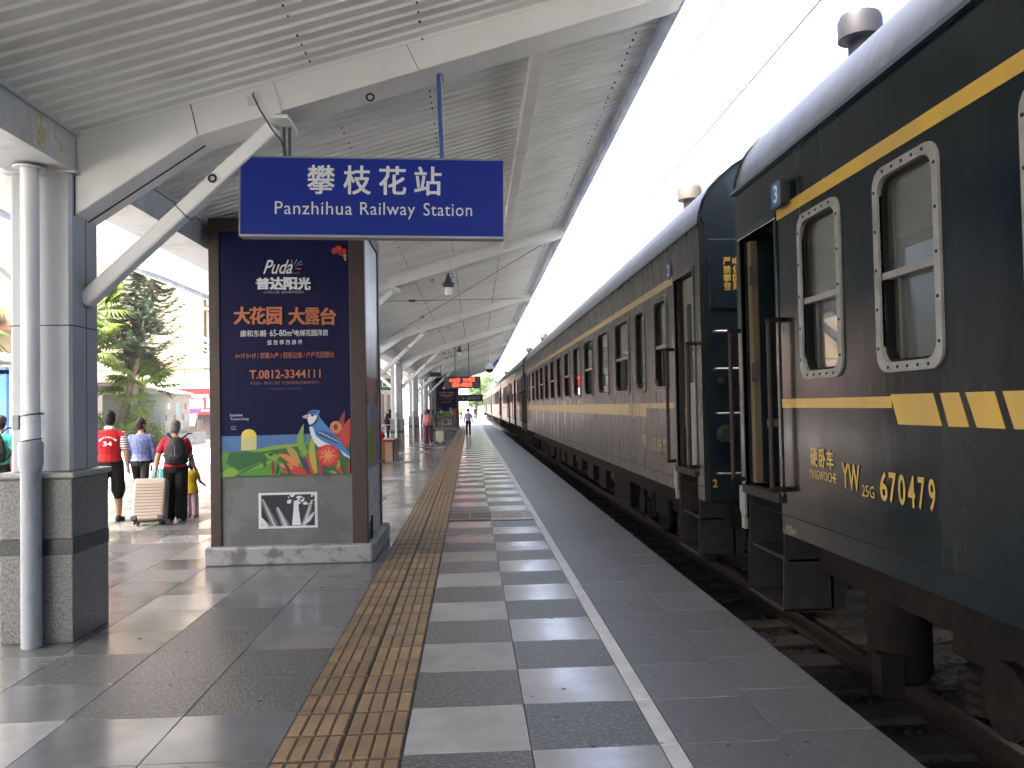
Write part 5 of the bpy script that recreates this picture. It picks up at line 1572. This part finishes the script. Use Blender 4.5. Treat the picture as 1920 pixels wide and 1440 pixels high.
rbag.part('handle', MB().tube([(-.08, 0, .17), (-.03, 0, .26), (.05, 0, .27), (.1, 0, .19)], .01, 6), redv, smooth=50)
# ------------------------------------------------------------------ station forecourt on the left
# transformer kiosk on a tiled plinth
tk = Thing('transformer_cabinet', 'grey and cream transformer cabinet on a tiled plinth', 'cabinet', (-15.0, 41.5, 0))
TXL, TXR, TY0, TY1 = -17.4, -14.55, 40.6, 44.2
tk.part('plinth', MB().box(TXL - .3, TXR + .75, TY0 - .3, TY1 + .3, -.01, .56), M['concrete'])
pm = {}
for face in (0, 1):
    L0, L1 = (TXL - .3, TXR + .75) if face == 0 else (TY0 - .3, TY1 + .3)
    n = int((L1 - L0) / .3); st = (L1 - L0) / n
    me = MB().box(-st / 2 + .008, st / 2 - .008, -.012, .004, -.062, .062).mesh('plinth_tile', M['plinthtile'])
    for i in range(n):
        for j in range(4):
            o = put('plinth_tile', me, tk.root)
            if face == 0: o.location = (L0 + st * (i + .5) + 15.0, TY0 - .3 - 41.5, .07 + .14 * j)
            else: o.location = (TXR + .75 + 15.0, L0 + st * (i + .5) - 41.5, .07 + .14 * j); o.rotation_euler = (0, 0, pi / 2)
tk.part('cabinet_body', MB().box(TXL, TXR, TY0, TY1, .56, 2.5), M['greycab'])
tk.part('front_panel', MB().box(TXL + .1, TXR - .12, TY0 - .03, TY0 - .001, .66, 2.40), mat('green grey panel', (.30, .33, .31), .4))
for i in range(3):
    y0 = TY0 + .06 + i * 1.17
    d_ = tk.part('door', MB().box(TXR + .001, TXR + .04, y0, y0 + 1.12, .62, 2.44), M['creamcab'], bev=.008)
    tk.part('notice', MB().box(TXR + .041, TXR + .045, y0 + .35, y0 + .65, 1.75 - .3 * (i == 1), 2.05), (M['white'], mat('pale blue sticker', (.25, .5, .6), .5), mat('brown plate', (.2, .14, .1), .5))[i], d_)
    tk.part('handle', MB().box(TXR + .04, TXR + .07, y0 + .06, y0 + .1, 1.2, 1.5), M['darkgrey'], d_)
tk.part('sticker', MB().lathe([(.02, -.003), (.17, -.003), (.17, .003)], (TXR + .048, TY1 - .6, 1.25), 14, axis='x'), mat('blue sticker', (.2, .45, .62), .5))
t = MB(); text_mb(t, '箱式变电站', TXR - 1.0, TXR - .35, 2.08, 2.2, lambda a, b: (a, TY0 - .033, b), .02, res=1); tk.part('lettering', t, M['darkgrey'])
tk.part('warning_sign', MB().prism_y([(TXR - 1.05, 1.25), (TXR - .6, 1.25), (TXR - .82, 1.6)], TY0 - .036, TY0 - .031), mat('warning yellow', (.5, .38, .05), .5))
tk.part('roof', MB().prism_y([(TXL - .15, 2.5), (TXR + .18, 2.5), (TXR + .18, 2.56), ((TXL + TXR) / 2 + .35, 2.86), (TXL - .15, 2.60)], TY0 - .15, TY1 + .15), mat('cabinet roof', (.52, .50, .44), .5), bev=.02)
# banner on a frame
bnr = Thing('red_banner', 'red and white advertising banner behind the transformer cabinet', 'banner', (-15.6, 48.2, 0))
bnr.part('panel', MB().box(-18.2, -13.6, 48.15, 48.20, 1.45, 2.92), M['red'])
bnr.part('header', MB().box(-18.2, -13.6, 48.148, 48.19, 2.925, 3.36), M['white'])
bnr.part('footer', MB().box(-18.2, -13.6, 48.147, 48.149, 1.60, 1.74), mat('banner blue', (.03, .03, .3), .5))
for x in (-18.1, -13.7): bnr.part('frame_post', MB().box(x - .06, x + .06, 48.21, 48.3, 0, 3.36), M['darkgrey'])
def bt3(a, b): return (a, 48.144, b)
ink = mat('dark ink', (.08, .07, .07), .6)
for i, ch in enumerate('此广告位招租'):
    t = MB(); text_mb(t, ch, -16.25 + .275 * i, -16.02 + .275 * i, 3.02, 3.25, bt3, .01, res=1); bnr.part('lettering', t, ink)
for i, ch in enumerate('攀枝花商场'):
    t = MB(); text_mb(t, ch, -15.73 + .195 * i, -15.56 + .195 * i, 2.42, 2.58, bt3, .03, res=1); bnr.part('lettering', t, M['white_print'])
for ch, x in (('省', -16.1), ('钱', -15.58), ('到', -14.88)):
    t = MB(); text_mb(t, ch, x, x + .5, 1.82, 2.35, bt3, .035, res=2); bnr.part('lettering', t, M['white_print'])
t = MB(); text_mb(t, '步行三百米到', -15.2, -13.9, 1.62, 1.72, lambda a, b: (a, 48.143, b), .02, res=1); bnr.part('lettering', t, M['white_print'])
# sliding gate and steps beside the banner
gt = Thing('folding_gate', 'chrome folding gate with slanted white bars beside the plinth', 'gate', (-14.9, 46.0, 0))
gt.part('frame', MB().box(-15.55, -15.5, 46.0, 46.1, 0, 1.55).box(-14.75, -14.70, 46.0, 46.1, 0, 1.55).box(-15.5, -14.75, 46.03, 46.07, .0, .06), M['chrome'])
for i in range(7): gt.part('slanted_bar', MB().bar((-15.5 + .1 * i, 46.0, .85), (-15.38 + .1 * i, 46.0, 1.5), .045, .03), M['white'])
for i in range(5): gt.part('upright', MB().box(-14.72 + .07 * i, -14.70 + .07 * i, 45.9, 45.93, 0, 1.2), M['chrome'])
gt.part('box', MB().box(-14.75, -14.38, 45.85, 45.99, .0, .32), M['darkgrey'])
stp = Thing('entrance_steps', 'dark steps with pale edges under the banner', 'steps', (-14.0, 47.2, 0))
for i in range(4):
    o = stp.part('step', MB().box(-14.3, -12.6, 46.9 + .3 * i, 47.2 + .3 * i, 0, .34 + .3 * i), M['darkgap'])
    stp.part('nosing', MB().box(-14.31, -12.59, 46.88 + .3 * i, 46.95 + .3 * i, .34 + .3 * i, .365 + .3 * i), M['white'], o)
# cream building: parapet block in front, tall facade behind
blg = Thing('cream_building', 'cream tiled building with parapet behind the trees', 'building', (-20, 52, 0))
blg.part('ground_floor', MB().box(-40, -11.5, 48.6, 60, 0, 3.45), M['darkgap'])
blg.part('soffit_band', MB().box(-40, -11.4, 48.5, 60, 3.36, 4.05), M['trim'])
for i in range(24): blg.part('band_panel', MB().box(-40 + 1.19 * i + .02, -40 + 1.19 * (i + 1) - .02, 48.46, 48.5, 3.40, 4.04), M['trim'])
par = blg.part('parapet', MB().box(-40, -11.4, 48.42, 48.8, 4.08, 4.92), M['cream'])
g_ = MB()
for i in range(190): g_.box(-40 + .15 * i, -40 + .15 * i + .012, 48.412, 48.42, 4.09, 4.91)
for j in range(4): g_.box(-40, -11.4, 48.4115, 48.419, 4.24 + .19 * j, 4.252 + .19 * j)
blg.part('tile_joint', g_, mat('pale joint', (.42, .33, .22), .8), par)
wal = blg.part('tower_wall', MB().box(-40, -15.75, 50.5, 62, 4.0, 19).box(-15.75, -9, 51.2, 62, 4.0, 19), M['cream2'])
g_ = MB()
for j in range(40): g_.box(-40, -15.75, 50.49, 50.5, 4.6 + .36 * j, 4.612 + .36 * j)
blg.part('tile_joint', g_, M['trim'], wal)
for k in range(4):
    z = 4.9 + 3.05 * k
    wb = blg.part('window', MB().box(-15.6, -13.9, 51.1, 51.19, z + 2.05, z + 2.75), M['white'])
    blg.part('pane', MB().box(-15.5, -14.82, 51.09, 51.1, z + 2.12, z + 2.68).box(-14.72, -14.0, 51.09, 51.1, z + 2.12, z + 2.68), mat('blue grey pane', (.12, .17, .2), .1), wb)
    blg.part('timber_panel', MB().box(-15.6, -13.9, 51.12, 51.19, z + .75, z + 2.0), mat('timber infill', (.36, .22, .11), .6), wb)
    blg.part('balcony_slab', MB().box(-15.74, -9, 50.3, 51.2, z - .35, z - .15), M['cream2'], wb)
    blg.part('curtain_rail', MB().box(-15.7, -15.62, 50.9, 51.19, z, z + 2.9), M['white'], wb)
cb = MB()
rg = random.Random(4)
for i in range(9):
    x0, x1 = rg.uniform(-17, -14.8), rg.uniform(-14.5, -12.5)
    cb.tube([(x0, 50.2, rg.uniform(5.4, 6.4)), ((x0 + x1) / 2, 50.2, rg.uniform(5.0, 5.6)), (x1, 50.2, rg.uniform(5.3, 6.6))], .025, 5)
blg.part('loose_cables', cb, M['white'], kind='stuff')
# low cream building and blue kiosk left of the column
kb = Thing('blue_kiosk', 'blue framed kiosk at the left picture edge', 'kiosk', (-17.5, 31, 0))
kb.part('body', MB().box(-20, -16.25, 30.2, 33, 0, 3.1), M['white'])
kb.part('frame', MB().box(-16.4, -16.15, 30.05, 30.25, 0, 3.2).box(-20, -16.15, 30.05, 30.25, 3.05, 3.3), mat('kiosk blue', (.03, .12, .5), .4))
kb.part('awning', MB().box(-20.2, -15.9, 29.6, 33.2, 3.55, 3.75), M['white'])
lb = Thing('low_building', 'cream low building with tiled eaves behind the kiosk', 'building', (-24, 36, 0))
lb.part('wall', MB().box(-30, -18.2, 34.5, 40, 0, 6.2), M['cream2']); lb.part('roof', MB().prism_x([(34.1, 5.0), (35.6, 5.6), (35.6, 5.75), (34.1, 5.15)], -30.2, -18.0), mat('clay eave', (.3, .13, .08), .7))
lb.part('window', MB().box(-20.5, -19, 34.46, 34.5, 1.2, 2.4), M['darkgrey'])

# ------------------------------------------------------------------ planting
def conifer(label, base, top_z, lean, seed):
    rg = random.Random(seed)
    th = Thing('conifer_tree', label, 'tree', base, 0, local=True, group='dark conifers in the forecourt')
    def axis(t): return Vector((lean[0] * t, lean[1] * t, 0)) + Vector((.12 * sin(3 * t), 0, top_z * t))
    th.part('trunk', MB().tube([axis(i / 10) for i in range(11)], [.17 * (1 - .85 * i / 10) + .02 for i in range(11)], 8), M['trunk'], smooth=60)
    lf = MB(); br = MB()
    for i in range(120):
        t = .40 + .59 * (i / 120)
        p = axis(t); a = rg.uniform(0, 2 * pi)
        L = (2.3 - 1.9 * (t - .40) / .6) * rg.uniform(.55, 1.05)
        d = Vector((cos(a), sin(a), 0))
        path = []
        for k in range(6):
            s = k / 5
            path.append(p + d * L * s + Vector((0, 0, -.55 * L * s * (1 - s) * 1.4 - .10 * L * s + .18 * s * s)))
        br.tube(path, [.03 * (1 - .8 * k / 5) for k in range(6)], 4)
        side = Vector((-d.y, d.x, 0))
        for k in range(1, 26):
            s = k / 25
            f = s * 5; j = min(4, int(f)); c = path[j].lerp(path[j + 1], f - j)
            for sd in (-1, 1):
                if rg.random() < .12: continue
                ln = rg.uniform(.16, .38) * (1.1 - .5 * s)
                e = c + (d * .55 + side * sd * rg.uniform(.5, 1.0) + Vector((0, 0, rg.uniform(-.5, .15)))).normalized() * ln
                w = Vector((rg.uniform(-1, 1), rg.uniform(-1, 1), rg.uniform(-.4, 1))).normalized() * .036
                m_ = c.lerp(e, .5) + Vector((0, 0, .02))
                lf.add([c - w * .5, c + w * .5, m_ + w, e + Vector((0, 0, .03)), m_ - w], [(0, 1, 2, 3, 4)])
                for q in range(2):
                    c2 = c.lerp(e, .35 + .3 * q); e2 = c2 + (d * .5 - side * sd * .4 + Vector((0, 0, rg.uniform(-.6, .4)))).normalized() * ln * .5
                    lf.add([c2 - w * .5, c2 + w * .5, e2], [(0, 1, 2)])
    th.part('branches', br, M['trunk'], kind='stuff')
    th.part('crown', lf, M['needle'], kind='stuff')
conifer('tall dark conifer leaning right in front of the cream building', (-15.95, 38.4, 0), 10.2, (2.3, 0), 1)
conifer('second dark conifer stem behind the first', (-16.0, 39.4, 0), 10.6, (.75, .3), 2)
def fan_leaf(mb, base, dirv, L, R, rg, droop=.35):
    d = Vector(dirv).normalized()
    tip = base + d * L
    up = Vector((0, 0, 1)); side = d.cross(up)
    side = side.normalized() if side.length > .01 else Vector((1, 0, 0))
    nrm = side.cross(d).normalized()
    n = 26
    for i in range(n):
        a = radians(-125 + 250 * i / (n - 1))
        dirr = (d * cos(a) + side * sin(a)).normalized()
        ln = R * (.75 + .25 * cos(a * .7)) * rg.uniform(.9, 1.08)
        wd = R * .062
        tang = nrm.cross(dirr).normalized()
        m_ = tip + dirr * ln * .62 + nrm * .05
        e = tip + dirr * ln - Vector((0, 0, droop * ln * rg.uniform(.4, 1.0)))
        mb.add([tip, m_ - tang * wd, e, m_ + tang * wd, m_ + nrm * .03], [(0, 1, 4), (0, 4, 3), (1, 2, 4), (4, 2, 3)])
    return tip
def fan_palm(label, base, h, seed, nl=22, R=.85, L=1.1):
    rg = random.Random(seed)
    th = Thing('fan_palm', label, 'palm tree', base, 0, local=True, group='fan palms in the forecourt')
    tk_ = MB().tube([(.04 * sin(i), 0, h * i / 8) for i in range(9)], [.16 - .005 * i for i in range(9)], 9)
    th.part('trunk', tk_, M['trunk'], smooth=40)
    pet = MB()
    for k in range(nl):
        a = 2 * pi * k * .382 + rg.uniform(-.2, .2); el = rg.uniform(-.35, 1.25)
        d = Vector((cos(a) * cos(el), sin(a) * cos(el), sin(el)))
        lm = MB()
        tip = fan_leaf(lm, Vector((0, 0, h)), d, L * rg.uniform(.8, 1.15), R * rg.uniform(.8, 1.15), rg)
        pet.tube([(0, 0, h - .05), Vector((0, 0, h)).lerp(tip, .5) + Vector((0, 0, .04)), tip], [.022, .016, .010], 5)
        th.part('fan_leaf', lm, M['palm'])
    th.part('petioles', pet, mat('petiole green', (.2, .25, .06), .5), kind='stuff')
fan_palm('fan palm with bright leaves beside the transformer cabinet', (-15.25, 39.6, 0), 2.75, 3, 20, .95, 1.1)
fan_palm('tall fan palm close to the grey column', (-16.55, 36.5, 0), 4.1, 4, 26, 1.0, 1.2)
fan_palm('taller fan palm rising behind the conifers', (-16.9, 38.0, 0), 5.9, 5, 22, 1.05, 1.2)
fan_palm('fan palm at the left picture edge behind the kiosk', (-19.6, 33.6, 0), 4.7, 6, 18, .95, 1.1)
def bush(label, base, r, h, n, seed, m):
    rg = random.Random(seed)
    th = Thing('leafy_bush', label, 'bush', base, 0, local=True, group='bushes in the forecourt bed')
    lm, sm_ = MB(), MB()
    for k in range(9):
        a = rg.uniform(0, 2 * pi); rr = rg.uniform(.3, .9) * r
        sm_.tube([(0, 0, 0), (cos(a) * rr * .5, sin(a) * rr * .5, h * .5), (cos(a) * rr, sin(a) * rr, h * rg.uniform(.6, .95))], [.02, .014, .005], 5)
    cl = [(rg.gauss(0, .42) * r, rg.gauss(0, .42) * r, h * rg.uniform(.2, 1.0)) for k in range(34)]
    for i in range(n):
        c = cl[rg.randrange(len(cl))]
        p = Vector((c[0] + rg.gauss(0, .13), c[1] + rg.gauss(0, .13), max(.05, c[2] + rg.gauss(0, .12))))
        d = Vector((rg.uniform(-1, 1), rg.uniform(-1, 1), rg.uniform(-.3, 1))).normalized() * rg.uniform(.05, .10)
        s = d.cross(Vector((rg.uniform(-1, 1), rg.uniform(-1, 1), rg.uniform(-1, 1)))).normalized() * .028
        lm.add([p, p + d * .5 + s, p + d, p + d * .5 - s], [(0, 1, 2, 3)])
    th.part('stems', sm_, M['trunk'], kind='stuff'); th.part('foliage', lm, m, kind='stuff')
bush('pale yellow green shrub in front of the transformer cabinet', (-14.95, 38.6, 0), .62, 2.0, 2600, 1, M['bush'])
bush('green shrub under the palm trunk near the porter', (-16.3, 37.6, 0), .85, 1.5, 3000, 2, M['bush'])
bush('low green shrub between the two larger shrubs', (-15.5, 37.9, 0), .6, .95, 1800, 3, M['bush'])
bush('shrub behind the blue patterned jacket', (-14.6, 39.5, 0), .5, 1.0, 1500, 4, M['bush'])

# ------------------------------------------------------------------ far end of the platform
sb = Thing('station_building', 'long cream station building beyond the far columns', 'building', (-10, 60, 0))
sb.part('wall', MB().box(-16, -8.7, 56, 96, 0, 5.2), M['cream'])
for i in range(6):
    y0 = 57 + 6.2 * i
    d_ = sb.part('doorway', MB().box(-8.75, -8.66, y0, y0 + 2.2, 0, 3.0), M['darkgap'])
    sb.part('door_frame', MB().box(-8.68, -8.6, y0 - .15, y0, 0, 3.15).box(-8.68, -8.6, y0 + 2.2, y0 + 2.35, 0, 3.15).box(-8.68, -8.6, y0, y0 + 2.2, 3.0, 3.15), M['trim'], d_)
sb.part('cornice', MB().box(-16.2, -8.4, 55.8, 96.2, 5.2, 5.5), M['trim'])
sb.part('end_wall_band', MB().box(-16, -8.6, 55.95, 56.0, 3.2, 4.0), M['sign_green'])
gs = Thing('green_signboard', 'dark green exit signboard between the far columns', 'sign', (-4.4, 44, 2.9))
gs.part('board', MB().box(-5.6, -3.7, 44, 44.1, 2.55, 3.15), M['sign_green'], bev=.01)
t = MB(); text_mb(t, '出口', -5.0, -4.3, 2.70, 3.0, lambda a, b: (a, 43.995, b), .01, res=1); gs.part('lettering', t, M['white_print'])
for x in (-5.4, -3.9): gs.part('hanger_rod', MB().tube([(x, 44.05, 3.15), (x, 44.05, 4.0)], .02, 6), M['darkgrey'])
g2 = Thing('hanging_signboard', 'small dark hanging signboard over the far platform', 'sign', (-.05, 78, 2.2))
g2.part('board', MB().box(-1.1, 1.0, 69, 69.1, 2.05, 2.60), M['sign_green'], bev=.01)
t = MB(); text_mb(t, '← 出站口', -.7, .7, 2.18, 2.45, lambda a, b: (a, 68.995, b), .01, res=1); g2.part('lettering', t, M['white_print'])
for x in (-.9, .8): g2.part('hanger_rod', MB().tube([(x, 69.05, 2.6), (x, 69.05, 4.3 + .28 * x)], .02, 6), M['darkgrey'])
eb = Thing('end_building', 'pale pink tiled building closing the far platform end', 'building', (-6, 135, 0))
eb.part('wall', MB().box(-14, -.4, 132, 142, 0, 6.4), mat('pale pink tile', (.58, .44, .38), .6, col2=(.5, .38, .33), vscale=1))
for i in range(4):
    o = eb.part('window', MB().box(-12.5 + 3 * i, -10.8 + 3 * i, 131.95, 132, 2.2, 4.0), M['white'])
    eb.part('pane', MB().box(-12.4 + 3 * i, -10.9 + 3 * i, 131.93, 131.95, 2.3, 3.9), M['darkgrey'], o)
eb.part('roof', MB().box(-14.4, 0, 131.6, 142.4, 6.4, 6.8), M['white'])
def round_tree(label, base, h, r, seed, n=2600):
    rg = random.Random(seed)
    th = Thing('broadleaf_tree', label, 'tree', base, 0, local=True, group='green trees beyond the platform end')
    th.part('trunk', MB().tube([(0, 0, 0), (.1, 0, h * .4), (0, .1, h * .8)], [.22, .16, .05], 7), M['trunk'])
    lm = MB(); cl = [(rg.gauss(0, .5) * r, rg.gauss(0, .5) * r, h * rg.uniform(.35, 1.0)) for k in range(40)]
    for i in range(n):
        c = cl[rg.randrange(40)]
        p = Vector((c[0] + rg.gauss(0, .4), c[1] + rg.gauss(0, .4), c[2] + rg.gauss(0, .35)))
        d = Vector((rg.uniform(-1, 1), rg.uniform(-1, 1), rg.uniform(-.5, 1))).normalized() * rg.uniform(.2, .4)
        s = d.cross(Vector((rg.uniform(-1, 1), rg.uniform(-1, 1), rg.uniform(-1, 1)))).normalized() * .12
        lm.add([p, p + d * .5 + s, p + d, p + d * .5 - s], [(0, 1, 2, 3)])
    th.part('crown', lm, M['woodgreen'], kind='stuff')
round_tree('bright green tree at the far platform end beside the train', (1.0, 150, -.5), 7.0, 2.0, 1)
round_tree('green tree behind the pink building', (-3.5, 160, -.5), 8.5, 2.6, 2)
round_tree('smaller green tree next to the far coaches', (3.4, 175, -.5), 8.0, 2.4, 3)
# wooded hills behind
hm = MB(); rg = random.Random(9)
NX, NY = 60, 16
for j in range(NY):
    for i in range(NX):
        x = -700 + 1400 * i / (NX - 1); y = 420 + 600 * j / (NY - 1)
        t = j / (NY - 1)
        z = -1 + 62 * sin(pi * min(1, t * .62)) * (.55 + .25 * sin(x * .009 + 1.2) + .12 * sin(x * .023 + j * .3) + .06 * sin(x * .06 + j)) - (8 if j == 0 else 0)
        hm.v.append((x, y, z))
for j in range(NY - 1):
    for i in range(NX - 1):
        hm.f.append((j * NX + i, j * NX + i + 1, (j + 1) * NX + i + 1, (j + 1) * NX + i)); hm.m.append(0)
struct('hills', hm, mat('wooded hillside', (.05, .085, .035), .95, col2=(.09, .11, .05), vscale=.04), smooth=60)
bw = Thing('shade_wall', 'plain concrete wall added behind the train to shade the track under the coaches', 'wall', (6.5, 60, .28))  # unseen wall, added to keep light out from under the coaches
bw.part('wall', MB().box(6.3, 6.55, -28, 160, .28, 3.3), M['concrete'])
bw.part('coping', MB().box(6.25, 6.6, -28, 160, 3.3, 3.38), M['concrete'])
# ------------------------------------------------------------------ overhead line above the track
ol = Thing('contact_wire', 'thin overhead contact wire above the train roof', 'overhead wire', (3.7, 40, RAIL))
ol.part('wire', MB().tube([(3.7, -10, 5.75), (3.7, 60, 5.75), (3.7, 170, 5.75)], .011, 5), M['darkgrey'])
ol2 = Thing('messenger_wire', 'higher overhead messenger wire above the contact wire', 'overhead wire', (3.7, 40, RAIL))
ol2.part('wire', MB().tube([(3.7, -10 + 6 * i, 7.0 + .35 * cos(2 * pi * (-10 + 6 * i - 11) / 50)) for i in range(31)], .010, 5), M['darkgrey'])
for i in range(5):
    ol2.part('dropper', MB().tube([(3.7, 17 + 9 * i, 5.75), (3.7, 17 + 9 * i, 6.9)], .005, 4), M['darkgrey'])
for k, (ym, lab) in enumerate(((11.0, 'overhead line mast with cantilever arm beyond the train'),)):
    ms = Thing('overhead_mast', lab, 'mast', (7.2, ym, -.55), group='overhead line masts')
    ms.part('pole', MB().lathe([(.2, -.55), (.15, 8.6)], (7.2, ym, 0), 12), M['concrete'], smooth=40)
    ms.part('cantilever_arm', MB().tube([(7.1, ym, 7.9), (3.6, ym, 6.95)], .03, 8).tube([(7.1, ym, 6.2), (4.4, ym, 7.17)], .03, 8), M['galv'], smooth=40)
    ms.part('steady_arm', MB().tube([(5.1, ym, 6.9), (5.0, ym, 6.15), (3.72, ym, 5.80)], .018, 6), M['galv'], smooth=40)
    ms.part('insulator', MB().lathe([(.05 if i % 2 else .09, .05 * i) for i in range(9)], (6.9, ym, 7.7), 10, axis='x'), M['brownmetal'], smooth=30)
# ------------------------------------------------------------------ summer haze
hz = struct('haze', MB().box(-760, 760, -40, 1080, -2.2, 75), [], kind='stuff')
hmz = bpy.data.materials.new('summer haze'); hmz.use_nodes = True
nt = hmz.node_tree; nt.nodes.clear()
out = nt.nodes.new('ShaderNodeOutputMaterial'); pv = nt.nodes.new('ShaderNodeVolumePrincipled')
pv.inputs['Color'].default_value = (.93, .95, .97, 1); pv.inputs['Density'].default_value = .00035; pv.inputs['Anisotropy'].default_value = .2
nt.links.new(pv.outputs[0], out.inputs['Volume'])
hz.data.materials.append(hmz)
